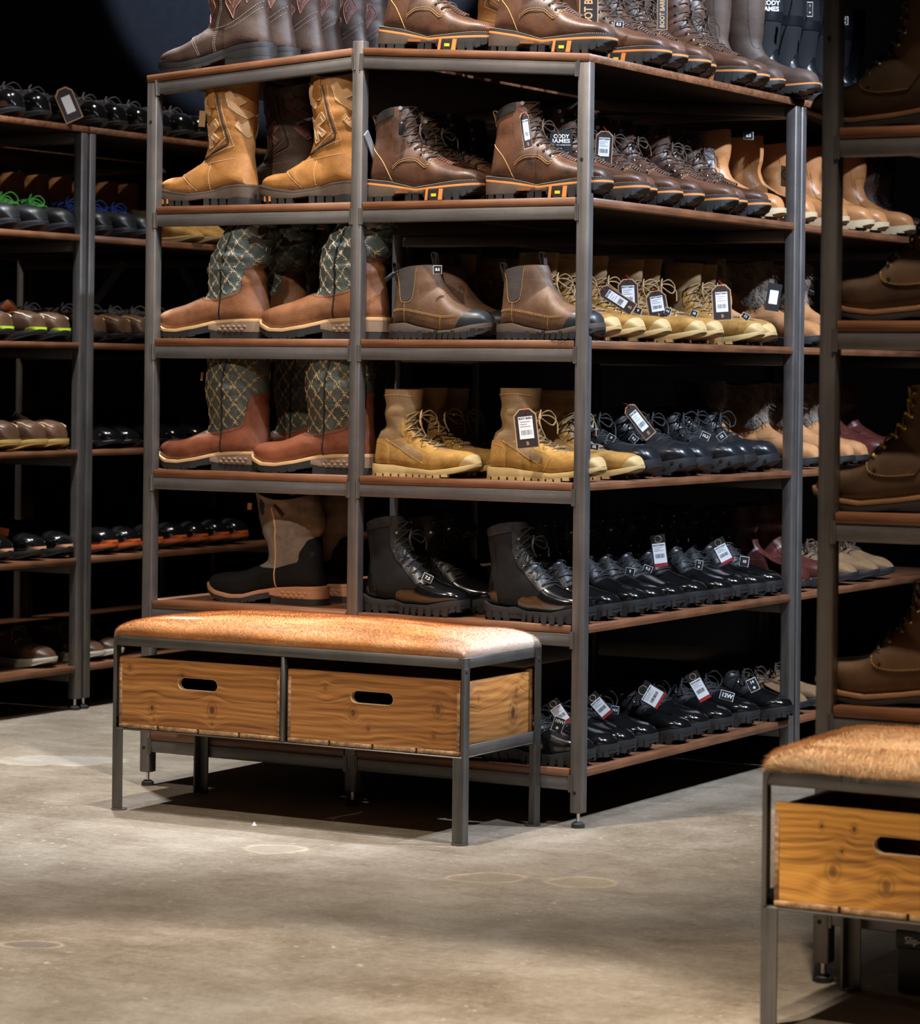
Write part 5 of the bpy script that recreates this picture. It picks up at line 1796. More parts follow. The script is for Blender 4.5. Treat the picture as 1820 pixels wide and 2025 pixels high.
def crate(label, loc, mats, w=0.452, d=0.335, h=0.166, side_h=None):
    fm, sm, em = mats
    t = thing('wooden_crate', label, 'crate', loc, group='slide-in wooden crates')
    th = 0.014
    # front panel with the hand hole
    hx0, hx1, hz0, hz1 = w * 0.37, w * 0.62, h * 0.60, h * 0.775
    def panel(name, y):
        r = (hz1 - hz0) / 2
        zc, xc = (hz0 + hz1) / 2, (hx0 + hx1) / 2
        z0 = 0.011
        hl = (hx1 - hx0) / 2 - r
        angs = sorted(list(np.linspace(-PI, PI, 65)[:-1] + 0.01) + [math.atan2(cz - zc, cx - xc) for cx in (0, w) for cz in (z0, h)])
        ring, outer = [], []
        for a in angs:
            dx, dz = math.cos(a), math.sin(a)
            q = []
            if dx > 1e-9: q.append((w - xc) / dx)
            if dx < -1e-9: q.append(-xc / dx)
            if dz > 1e-9: q.append((h - zc) / dz)
            if dz < -1e-9: q.append((z0 - zc) / dz)
            t_ = min(q)
            outer.append((xc + dx * t_, zc + dz * t_))
            lo, hi = 0.0, 1.0
            for _ in range(40):
                m_ = (lo + hi) / 2
                px, pz = dx * m_, dz * m_
                if math.hypot(max(0, abs(px) - hl), pz) < r: lo = m_
                else: hi = m_
            ring.append((xc + dx * lo, zc + dz * lo))
        n = len(ring)
        V, Fc = [], []
        for yy in (y, y + th):
            V += [(p[0], yy, p[1]) for p in ring] + [(p[0], yy, p[1]) for p in outer]
        m = 2 * n
        for i in range(n):
            j = (i + 1) % n
            Fc += [(i, n + i, n + j, j), (m + j, m + n + j, m + n + i, m + i), (n + i, m + n + i, m + n + j, n + j), (j, m + j, m + i, i)]
        me = to_mesh(name, V, Fc, False)
        bm = bmesh.new(); bm.from_mesh(me); bmesh.ops.recalc_face_normals(bm, faces=bm.faces); bm.to_mesh(me); bm.free()
        RV, RF = [], []
        for q_, yy in ((0, y - 0.0004), (1, y + th + 0.0004)):
            RV += [(xc + (p[0] - xc) * 0.985, yy, zc + (p[1] - zc) * 0.96) for p in ring] + [(p[0], yy, p[1]) for p in ring]
        for i in range(n):
            j = (i + 1) % n
            RF += [(i, j, 2 * n + j, 2 * n + i), (i, n + i, n + j, j), (2 * n + j, 3 * n + j, 3 * n + i, 2 * n + i)]
        po = link(name, me, fm, t)
        link('handle_rim', to_mesh('handle_rim', RV, RF, False), 'pale_wood', po)
        return po
    panel('front_panel', 0.0)
    panel('back_panel', d - th)
    sd = h - 0.006
    for x in (0, w - th):
        # side panel ends show beside the front panel
        link('side_panel', bevel_box('side_panel', x - 0.0008, x + th + 0.0008, th, d - th, 0.011, sd, 0.0008, 1), sm, t)
        link('end_grain', bevel_box('end_grain', (0 if x == 0 else x + th - 0.008), (0.008 if x == 0 else x + th), -0.0012, 0.001, 0.012, h * 0.90, 0.0003, 1), em, t)
    n = 4
    sw = (w - 3 * 0.005) / n
    for i in range(n):
        x = i * (sw + 0.005)
        link('bottom_slat', bevel_box('bottom_slat', x, x + sw, -0.001, d, 0, 0.0105, 0.0008, 1), em, t)
    return t

c0, c1, c2 = (0.080, 0.029, 0.008), (0.35, 0.138, 0.034), (0.52, 0.240, 0.068)
pine('pine_front_a', 'x', c0, c1, c2, [((0.180, 0, 0.130), 0.006, 0.75), ((0.095, 0, 0.052), 0.008, 0.85), ((0.265, 0, 0.058), 0.010, 0.9), ((0.10, 0, 0.026), 0.004, 0.6), ((0.265, 0, 0.026), 0.004, 0.6), ((0.03, 0, 0.144), 0.006, 0.6)], 1.3)
pine('pine_front_b', 'x', c0, c1, c2, [((0.175, 0, 0.078), 0.009, 0.75), ((0.215, 0, 0.045), 0.0045, 0.8), ((0.395, 0, 0.10), 0.010, 0.75), ((0.385, 0, 0.04), 0.006, 0.6), ((0.10, 0, 0.13), 0.005, 0.5)], 4.1)
pine('pine_side', 'y', c0, c1, c2, [((0, 0.24, 0.075), 0.014, 0.95), ((0, 0.255, 0.122), 0.007, 0.7), ((0, 0.08, 0.12), 0.005, 0.6)], 2.2)
pine('pine_end', 'y', (0.10, 0.045, 0.018), (0.30, 0.16, 0.07), (0.52, 0.34, 0.18), [], 6.0)
pine('pine_gold', 'x', (0.16, 0.058, 0.009), (0.56, 0.245, 0.040), (0.70, 0.36, 0.075), [((0.100, 0, 0.066), 0.010, 0.7), ((0.19, 0, 0.05), 0.010, 0.7), ((0.08, 0, 0.135), 0.004, 0.9), ((0.135, 0, 0.135), 0.005, 0.9), ((0.115, 0, 0.098), 0.004, 0.9)], 7.7)

plain('pale_wood', (0.58, 0.38, 0.20), 0.6, var=0.15)
BX, BY = -1.056, -0.360
bench('long storage bench with orange cowhide seat in front of the boot rack', (BX, BY, 0), 'hide_orange', 60000, 3, (5, 9))
crate('left wooden crate with hand hole under the orange cowhide bench', (BX + 0.012, BY + 0.006, 0.1945), ('pine_front_a', 'pine_side', 'pine_end'))
crate('right wooden crate with hand hole under the orange cowhide bench', (BX + 0.486, BY + 0.006, 0.1945), ('pine_front_b', 'pine_side', 'pine_end'))
B2X, B2Y = 1.176, -1.640
bench('cropped storage bench with sandy cowhide seat at the lower right corner', (B2X, B2Y, 0), 'hide_sand', 38000, 9, (12, 22))
crate('golden pine crate under the cropped bench at the lower right', (B2X + 0.018, B2Y + 0.006, 0.1945), ('pine_gold', 'pine_side', 'pine_end'))

# ------------------------------------------------------------------ placing the footwear
KL = dict(work=331, combat=304, chelsea=283, black_tall=292, black_low=292, nub=304, wellington=311, fur=311, burgundy=311, tallbrown=311, rubber=310,
          oil_brown_lace=321, oil_yellow_lace=321, teal_slouch=326, teal_upright=326, grey=343, tanwest=293, brownwest=293, darkwest=336)
BASE = dict(
    work=('work_boot', 'boot', 'brown lace-up work boot with orange stripe'), combat=('combat_boot', 'boot', 'tan suede combat boot'), chelsea=('chelsea_boot', 'boot', 'brown chelsea boot with black toe cap'),
    black_tall=('combat_boot', 'boot', 'shiny black laced combat boot'), black_low=('work_shoe', 'shoe', 'shiny black laced work shoe'), nub=('work_boot', 'boot', 'black boot with studded sole'),
    wellington=('pull_on_boot', 'boot', 'tan pull-on wellington boot'), fur=('winter_boot', 'boot', 'tan winter boot with grey fur'), burgundy=('pull_on_boot', 'boot', 'burgundy leather pull-on boot'),
    tallbrown=('tall_boot', 'boot', 'tall brown zip boot'), rubber=('rubber_boot', 'boot', 'black rubber boot'), oil_brown_lace=('lace_up_boot', 'boot', 'dark brown laced boot'), oil_yellow_lace=('lace_up_boot', 'boot', 'dark brown boot with yellow laces'),
    teal_slouch=('western_boot', 'boot', 'brown western boot, slouched teal shaft'), teal_upright=('western_boot', 'boot', 'reddish western boot, dark barbed-wire shaft'), grey=('western_boot', 'boot', 'black western boot with grey shaft'),
    tanwest=('western_boot', 'boot', 'tan western work boot'), brownwest=('western_boot', 'boot', 'dark brown western boot'), darkwest=('western_boot', 'boot', 'dark brown western boot, pink embroidery'),
    safety=('safety_shoe', 'shoe', 'glossy black laced safety shoe'), dress_black=('work_shoe', 'shoe', 'polished black shoe'), sneaker_green=('sneaker', 'shoe', 'dark sneaker with green laces'),
    sneaker_blue=('sneaker', 'shoe', 'dark sneaker with blue laces'), moc_lime=('moccasin_shoe', 'shoe', 'brown moc-toe shoe with lime accent'), moc_dark=('moccasin_shoe', 'shoe', 'dark brown moc-toe shoe'), moc_wedge=('moccasin_shoe', 'shoe', 'brown moc-toe shoe with wedge sole'),
    sport_tan=('sneaker', 'shoe', 'dark sneaker with tan sole'), sport_orange=('sneaker', 'shoe', 'dark sneaker with orange sole'), deck_white=('deck_shoe', 'shoe', 'brown shoe with cream sole'),
    hiker=('hiking_shoe', 'shoe', 'tan hiking shoe'), loafer_tan=('loafer', 'shoe', 'tan suede slip-on shoe'))
KINDS['moc_dark'] = None
k_low('moc_dark', 'moc_brown', 'sole_black', 'lace_brown', moc=True, m_band='stitch_gold', thick=30, toe_h=84, tp=3.0)
k_low('loafer_tan', 'suede_tan', 'sole_tan', 'lace_tan', thick=22, toe_h=44, wedge=True)
ORD = ['front', 'second', 'third', 'fourth', 'fifth', 'sixth', 'seventh', 'eighth', 'ninth', 'tenth', 'eleventh', 'twelfth']
SHELF = {1: 'top shelf', 2: 'second shelf', 3: 'third shelf', 4: 'fourth shelf', 5: 'fifth shelf', 6: 'bottom shelf'}
rng = random.Random(42)

def place(k, heel_x, y, z, face, label, group, yaw=0.0, mirror=False, scale=1.0, tilt=0.0):
    nm, cat, _ = BASE[k]
    rz = (0 if face > 0 else PI) + yaw
    t = thing(nm, label, cat, (heel_x, y, z), (0, 0, 0), group)
    M = Matrix.Translation((heel_x, y, z)) @ Matrix.Rotation(tilt, 4, 'Y') @ Matrix.Rotation(rz, 4, 'Z') @ Matrix.Scale(scale, 4)
    t.rotation_euler = (Matrix.Rotation(tilt, 4, 'Y') @ Matrix.Rotation(rz, 4, 'Z')).to_euler()
    t.scale = (scale,) * 3
    obs = []
    for pn, me, mat, par in KINDS[k]:
        o = bpy.data.objects.new(pn, me)
        C.objects.link(o)
        o.parent = t if par is None else obs[par]
        if par is None and mirror:
            o.scale = (1, -1, 1)
        if pn in SMALL:
            o['kind'] = 'stuff'
        obs.append(o)
    MW[t.name] = M
    return t
MW = {}
SMALL = {'tread', 'orange_tread', 'eyelets', 'stitching', 'welt_stitching', 'embroidery', 'heel_bubbles', 'sole_studs', 'fur', 'kiltie', 'side_zip', 'rivet', 'sole_badge', 'shank_insert', 'laces', 'side_gore', 'side_piping', 'piping', 'moc_seam'}

def toe_row(row, k, spots, z, first, where, start=0, face=1, base=None, group=None, jit=0.03):
    """spots: (toe x, y); first / where = how the label ends for index 0 / for the others ({} takes the ordinal)"""
    out = []
    L = KL.get(k, 307) * MM
    for i, (tx, y) in enumerate(spots):
        n = start + i
        lab = f"{base or BASE[k][2]}, {first if n == 0 else where.format(ORD[n])}"
        yw = rng.uniform(-jit, jit)
        sc = rng.uniform(0.975, 1.01)
        out.append(place(k, tx - face * L * sc, y, z + 0.0003, face, lab, group, yw, mirror=bool(i % 2), scale=sc))
        ROWS.setdefault(row, []).append((y, out[-1]))
    return out
ROWS = {}
Z1, Z2, Z3, Z4, Z5, Z6 = ZS

# --- right face of the main rack
tr = math.atan2(MID - Z1, 0.59)      # top board of the right bay falls towards the corner
tl = -math.atan2(MID - Z1, 0.59)     # top board of the left bay rises towards the middle post
def ztop(x):
    return float(np.interp(x, [-1.241, -0.65, -0.60, 0.0], [Z1, MID, MID, Z1])) + 0.0005

g1 = 'work boots on top of the rack'
for i, (tx, y) in enumerate([(0.028, 0.075), (0.030, 0.355), (0.022, 0.472), (0.022, 0.590), (-0.015, 0.705), (0.025, 0.850), (0.015, 0.965)]):
    hx = tx - 0.331
    t = place('work', hx, y, ztop(hx) , 1, f"brown lace-up work boot, {ORD[i + 1] if i else 'nearest the corner'} {'from the corner ' if i else ''}on top of the rack", g1, rng.uniform(-.03, .03), bool(i % 2), 1.0, tr)
    ROWS.setdefault('s1', []).append((y, t))
t = place('work', -0.607, 0.075, ztop(-0.607), 1, 'brown lace-up work boot on top of the rack beside the middle post', g1, 0, True, 0.985, tr)
place('tanwest', -0.60, 0.50, ztop(-0.6), 1, 'tan western boot standing behind the work boots on top, left one', 'tan western boots on top', 0.1, False, 1.0, tr)
place('tanwest', -0.55, 0.64, ztop(-0.55), 1, 'tan western boot standing behind the work boots on top, right one', 'tan western boots on top', 0.1, True, 1.0, tr)
for i, (tx, y) in enumerate([(0.02, 1.075), (0.065, 1.185)]):
    place('tallbrown', tx - 0.311, y, Z1 + 0.0035, 1, ['tall brown zip boot on top beside the work boots', 'tall brown zip boot on top beside the rubber boots'][i], 'tall brown boots on top', rng.uniform(-.03, .03), bool(i), 1.0, 0)
for i, (tx, y) in enumerate([(0.0, 1.305), (0.0, 1.425), (0.01, 1.545), (0.01, 1.665), (0.01, 1.785), (0.01, 1.905), (0.0, 2.03)]):
    t = place('rubber', tx - 0.31, y, Z1 + 0.0005, 1, f"black rubber boot on top at the right, {'nearest one' if i == 0 else ORD[i] + ' from the nearest'}", 'black rubber boots on top', rng.uniform(-.03, .03), bool(i % 2), 1.0)
    ROWS.setdefault('rub', []).append((y, t))

W_ = "from corner along {}"
toe_row('s2', 'work', [(0.028, 0.072), (0.030, 0.235), (0.002, 0.345), (0.015, 0.455), (0.020, 0.571), (0.030, 0.752), (0.005, 0.862), (0.015, 0.975)], Z2, 'nearest the corner on second shelf', '{} from corner on second shelf edge', 0, group='work boots on the second shelf')
toe_row('s2w', 'wellington', [(0.012, 1.10)], Z2, 'right after the work boots on second shelf', '{} after the work boots on second shelf', 0, group='wellingtons on the second shelf')
toe_row('s2i', 'work', [(-0.300, 0.065), (-0.31, 0.18), (-0.30, 0.29), (-0.31, 0.40)], Z2, 'nearest the middle post on second shelf', '{} row behind middle post on second shelf', 0, group='work boots on the second shelf')
toe_row('s3', 'chelsea', [(0.018, 0.06)], Z3, 'nearest the corner on third shelf', '', 0, group='chelsea boots on the third shelf')
toe_row('s3', 'combat', [(0.004, 0.172), (0.006, 0.280), (0.015, 0.408), (0.020, 0.590), (0.016, 0.712), (0.025, 0.925), (0.015, 1.045)], Z3, '', '{} from corner on third shelf edge', 1, group='tan combat boots on the third shelf')
toe_row('s3', 'fur', [(-0.03, 1.155)], Z3, 'after the combat boots on third shelf', '', 0, group='fur boots on the third shelf')
toe_row('s3i', 'chelsea', [(-0.274, 0.06), (-0.28, 0.18)], Z3, 'nearest the middle post on third shelf', '{} row behind middle post on third shelf', 0, group='chelsea boots on the third shelf')
toe_row('s3i', 'combat', [(-0.29, 0.30), (-0.28, 0.42), (-0.29, 0.53)], Z3, '', '{} row behind middle post on third shelf', 2, group='tan combat boots on the third shelf')
toe_row('s4', 'combat', [(0.020, 0.070), (0.024, 0.237)], Z4, 'nearest the corner on fourth shelf', '{} from corner on fourth shelf edge', 0, group='tan combat boots on the fourth shelf')
toe_row('s4', 'nub', [(0.018, 0.355), (0.020, 0.530), (0.015, 0.655), (0.022, 0.815), (0.010, 0.930), (0.018, 1.048)], Z4, 'nearest the corner on fourth shelf', '{} from corner on fourth shelf edge', 2, group='black studded boots on the fourth shelf')
toe_row('s4', 'fur', [(-0.03, 1.16)], Z4, 'after the black boots on fourth shelf', '', 0, group='fur boots on the fourth shelf')
toe_row('s4i', 'combat', [(-0.302, 0.065), (-0.30, 0.18), (-0.31, 0.30)], Z4, 'nearest the middle post on fourth shelf', '{} row behind middle post on fourth shelf', 0, group='tan combat boots on the fourth shelf')
toe_row('s5', 'black_tall', [(0.002, 0.062), (0.0, 0.172), (0.002, 0.322), (0.0, 0.425), (0.0, 0.535), (0.0, 0.662), (0.006, 0.812), (-0.006, 0.915), (0.0, 1.02), (0.0, 1.125)], Z5, 'nearest the corner on fifth shelf', '{} from corner on fifth shelf edge', 0, group='black combat boots on the fifth shelf')
toe_row('s5', 'burgundy', [(-0.12, 1.165)], Z5, 'after the black boots on fifth shelf', '', 0, group='burgundy boots')
toe_row('s5i', 'black_tall', [(-0.331, 0.065), (-0.31, 0.18), (-0.32, 0.29)], Z5, 'nearest the middle post on fifth shelf', '{} row behind middle post on fifth shelf', 0, group='black combat boots on the fifth shelf')
toe_row('s6', 'black_low', [(-0.002, 0.066), (0.0, 0.178), (0.0, 0.283), (-0.006, 0.388), (0.006, 0.578), (-0.006, 0.683), (0.002, 0.832), (0.0, 0.985), (0.025, 1.150)], Z6, 'nearest the corner on bottom shelf', '{} from corner on bottom shelf edge', 0, group='black work shoes on the bottom shelf')

# --- left bay of the main rack, toes to the left
for i, (hx, y) in enumerate([(-0.915, 0.075), (-0.921, 0.19), (-0.911, 0.31), (-0.922, 0.42), (-0.917, 0.54), (-0.930, 0.66)]):
    place('darkwest', hx, y, ztop(hx), -1, f"{BASE['darkwest'][2]}, {ORD[i]} of the row on top left", 'dark western boots on top', rng.uniform(-.03, .03), bool(i % 2), 1.0, tl)
tan_l = place('tanwest', -0.955, 0.075, Z2, -1, 'tan western work boot beside the left post on second shelf', 'tan western boots on the second shelf', 0.02, False, 0.99)
place('tanwest', -0.640, 0.075, Z2, -1, 'tan western work boot half behind the middle post on second shelf', 'tan western boots on the second shelf', -0.03, True, 1.02)
place('brownwest', -0.862, 0.20, Z2, -1, 'dark brown western boot in shade between the two tan boots, nearer', 'dark western boots on the second shelf', 0.02, False, 1.0)
place('brownwest', -0.86, 0.32, Z2, -1, 'dark brown western boot in shade between the two tan boots, farther', 'dark western boots on the second shelf', 0.02, True, 1.0)
place('teal_slouch', -0.920, 0.075, Z3, -1, 'brown western boot with slouched teal shaft by the left post', 'teal shafted boots', 0.0, False, 1.0)
place('teal_slouch', -0.575, 0.075, Z3, -1, 'brown western boot with slouched teal shaft crossing the middle post', 'teal shafted boots', 0.0, True, 1.08)
place('teal_slouch', -0.885, 0.20, Z3, -1, 'shaded slouched teal western boot behind the left one', 'teal shafted boots', 0.0, True, 1.0)
place('teal_slouch', -0.80, 0.33, Z3, -1, 'shaded slouched teal western boot deep in the third shelf', 'teal shafted boots', 0.0, False, 1.0)
red_l = place('teal_upright', -0.912, 0.075, Z4, -1, 'reddish western boot with upright barbed-wire shaft by the left post', 'barbed-wire embroidered boots', 0.0, False, 1.0)
place('teal_upright', -0.605, 0.070, Z4, -1, 'reddish western boot with upright barbed-wire shaft by the middle post', 'barbed-wire embroidered boots', 0.03, True, 1.02)
place('teal_upright', -0.79, 0.20, Z4, -1, 'shaded barbed-wire western boot between the two reddish boots, nearer', 'barbed-wire embroidered boots', 0.0, True, 1.0)
place('teal_upright', -0.70, 0.32, Z4, -1, 'shaded barbed-wire western boot between the two reddish boots, farther', 'barbed-wire embroidered boots', 0.0, False, 1.0)
grey_l = place('grey', -0.778, 0.13, Z5, -1, 'black western boot with grey suede shaft and pale sole, nearer', 'grey shafted boots', 0.0, False, 1.0)
place('grey', -0.760, 0.255, Z5, -1, 'black western boot with grey suede shaft, farther one', 'grey shafted boots', 0.0, True, 1.0)

# --- rack behind at the right
R2 = 'of the rack behind at right'
toe_row('a2', 'wellington', [(0.015, 1.30), (0.020, 1.505), (0.020, 1.69), (0.010, 1.82), (0.020, 2.02)], Z2, 'first on second shelf of rear right rack', '{} on second shelf of rear right rack', 0, group='wellingtons on the rear rack')
toe_row('a2', 'darkwest', [(0.0, 2.17), (0.0, 2.29)], Z2, 'first on second shelf of rear right rack', '{} on second shelf of rear right rack', 0, group='dark western boots on the rear rack')
toe_row('a2', 'fur', [(0.010, 1.385), (0.020, 1.61)], Z3, 'first on third shelf of rear right rack', '{} on third shelf of rear right rack', 0, group='fur boots on the rear rack')
toe_row('a2', 'fur', [(0.010, 1.36), (0.015, 1.58), (0.010, 1.71)], Z4, 'first on fourth shelf of rear right rack', '{} on fourth shelf of rear right rack', 0, group='fur boots on the rear rack')
toe_row('a2', 'burgundy', [(-0.03, 1.84), (-0.03, 1.97), (-0.03, 2.1)], Z4, 'first on fourth shelf of rear right rack', '{} on fourth shelf of rear right rack', 0, group='burgundy boots')
toe_row('a2', 'burgundy', [(0.010, 1.31), (0.010, 1.47)], Z5, 'first on fifth shelf of rear right rack', '{} on fifth shelf of rear right rack', 0, group='burgundy boots')
toe_row('a2', 'hiker', [(0.01, 1.63), (0.01, 1.77), (0.01, 1.91)], Z5, 'first on fifth shelf of rear right rack', '{} on fifth shelf of rear right rack', 0, group='hiking shoes on the rear rack')
toe_row('a2', 'hiker', [(0.0, 1.31), (0.0, 1.45)], Z6, 'first on bottom shelf of rear right rack', '{} on bottom shelf of rear right rack', 0, group='hiking shoes on the rear rack')

# --- shoe racks at the left
XB = -2.338
bw = 'on the {} of the left shoe rack'
toe_row('b1', 'safety', [(XB, y) for y in (0.895, 1.01, 1.136, 1.285, 1.395, 1.51, 1.627, 1.75, 1.86)], Z1, 'leftmost on top of left rack', '{} from left on top of left rack', 0, group='safety shoes on the left rack')
toe_row('b2', 'sneaker_green', [(XB, y) for y in (0.878, 1.0, 1.14)], Z2, 'leftmost on left rack second shelf', '{} from left on left rack second shelf', 0, group='sneakers on the left rack')
toe_row('b2', 'sneaker_blue', [(XB, y) for y in (1.32, 1.442, 1.56)], Z2, 'first right of post, left rack second shelf', '{} right of post, left rack second shelf', 0, group='sneakers on the left rack')
toe_row('b2', 'loafer_tan', [(XB + 0.02, y) for y in (1.79, 1.90, 2.01)], Z2, 'leftmost seen through the left bay', '{} seen through the left bay', 0, group='slip-on shoes on the left rack')
toe_row('b3', 'moc_lime', [(XB, y) for y in (0.846, 0.994, 1.126)], Z3, 'leftmost on left rack third shelf', '{} from left on left rack third shelf', 0, group='moc-toe shoes on the left rack')
toe_row('b3', 'moc_dark', [(XB, y) for y in (1.30, 1.423, 1.54, 1.66, 1.78)], Z3, 'first right of post, left rack third shelf', '{} right of post, left rack third shelf', 0, group='moc-toe shoes on the left rack')
toe_row('b4', 'moc_wedge', [(XB, y) for y in (0.88, 1.0, 1.117)], Z4, 'leftmost on left rack fourth shelf', '{} from left on left rack fourth shelf', 0, group='wedge sole shoes on the left rack')
toe_row('b4', 'dress_black', [(XB, y) for y in (1.285, 1.39, 1.495, 1.617, 1.744, 1.86)], Z4, 'first right of post, left rack fourth shelf', '{} right of post, left rack fourth shelf', 0, group='black shoes on the left rack')
toe_row('b5', 'sport_tan', [(XB, y) for y in (0.857, 1.008, 1.145)], Z5, 'leftmost on left rack fifth shelf', '{} from left on left rack fifth shelf', 0, group='sneakers on the left rack')
toe_row('b5', 'sport_orange', [(XB, y) for y in (1.375, 1.48, 1.61, 1.729, 1.87, 1.98, 2.10)], Z5, 'first right of post, left rack fifth shelf', '{} right of post, left rack fifth shelf', 0, group='sneakers on the left rack')
toe_row('b6', 'deck_white', [(XB - 0.02, y) for y in (1.10, 1.33, 1.44)], Z6, 'leftmost on left rack bottom shelf', '{} from left on left rack bottom shelf', 0, group='cream soled shoes on the left rack')

for i, y in enumerate((1.33, 1.46, 1.59, 1.72, 1.85, 1.98, 2.11, 2.24, 2.36)):
    place('wellington', -2.985, y, Z2, -1, f"tan boot in the back row of left rack second shelf, {'leftmost' if i == 0 else ORD[i] + ' from left'}", 'tan boots in the back row', rng.uniform(-.03, .03), bool(i % 2), 1.0)

# --- foreground rack at the right edge, toes to the left
place('oil_brown_lace', 1.365, -1.185, ZC[1], -1, 'dark brown laced boot at top of the right foreground rack', 'boots on the foreground rack', 0.0, False, 1.0)
place('oil_brown_lace', 1.405, -1.175, ZC[2], -1, 'dark brown laced boot above the yellow-laced one on the foreground rack', 'boots on the foreground rack', 0.0, True, 1.0)
place('oil_yellow_lace', 1.385, -1.185, ZC[3], -1, 'dark brown boot with yellow laces on the right foreground rack', 'boots on the foreground rack', 0.0, False, 1.0)
place('oil_brown_lace', 1.40, -1.185, ZC[4], -1, 'dark brown laced boot just above the sandy cowhide bench', 'boots on the foreground rack', 0.0, True, 1.0)

# ------------------------------------------------------------------ tags and stickers hanging on the footwear
def card(name, w, h, mat, parent, M, cut=0.0, th=0.0008):
    """thin card in the xz plane facing -y; cut = chamfer of the top corners"""
    o = [(-w / 2, -h / 2), (w / 2, -h / 2), (w / 2, h / 2 - cut), (w / 2 - cut, h / 2), (-w / 2 + cut, h / 2), (-w / 2, h / 2 - cut)] if cut else [(-w / 2, -h / 2), (w / 2, -h / 2), (w / 2, h / 2), (-w / 2, h / 2)]
    n = len(o)
    V = [(x, -th / 2, z) for x, z in o] + [(x, th / 2, z) for x, z in o]
    Fc = [tuple(range(n)), tuple(range(2 * n - 1, n - 1, -1))] + [((i + 1) % n, i, n + i, n + (i + 1) % n) for i in range(n)]
    ob = link(name, to_mesh(name, V, Fc, False), mat, parent)
    ob.matrix_local = M
    return ob

def letters(s, size, mat, parent, x, y, z, bold=0.0, rot=0.0, name='lettering', width=None):
    me = text_mesh(s, size, bold)
    if width:
        xs = [v.co.x for v in me.vertices]
        size_x = max(xs) - min(xs)
        k = width / size_x
    else:
        k = 1.0
    ob = bpy.data.objects.new(name, me.copy())
    ob.data.materials.clear()
    ob.data.materials.append(MATS[mat])
    C.objects.link(ob)
    ob.parent = parent
    ob.matrix_local = Matrix.Translation((x, y, z)) @ Matrix.Rotation(rot, 4, 'Y') @ Matrix.Rotation(PI / 2, 4, 'X') @ Matrix.Diagonal((k, 1, 1, 1))
    return ob

def barcode(parent, w, h, x, y, z):
    mb = MB()
    r = random.Random(5)
    q = -w / 2
    while q < w / 2:
        b = r.choice((0.0004, 0.0006, 0.0009))
        mb.box(x + q, x + q + b, y - 0.00015, y, z - h / 2, z + h / 2)
        q += b + r.choice((0.0009, 0.0014))
    return link('barcode', mb.mesh('barcode', False), 'print_black', parent)

def text_lines(parent, w, x, y, zs):
    mb = MB()
    for i, z in enumerate(zs):
        ww = w * (0.9 if i % 2 == 0 else 0.6)
        mb.box(x - w / 2, x - w / 2 + ww, y - 0.00015, y, z - 0.0004, z + 0.0004)
    return link('fine_print', mb.mesh('fine_print', False), 'lace_grey', parent)

def frame(boot, pos, roll, yaw=0.0, pitch=0.0):
    M = Matrix.Translation(pos) @ Matrix.Rotation(YAW + yaw, 4, 'Z') @ Matrix.Rotation(pitch, 4, 'X') @ Matrix.Rotation(math.radians(roll), 4, 'Y')
    return MW[boot.name].inverted() @ M

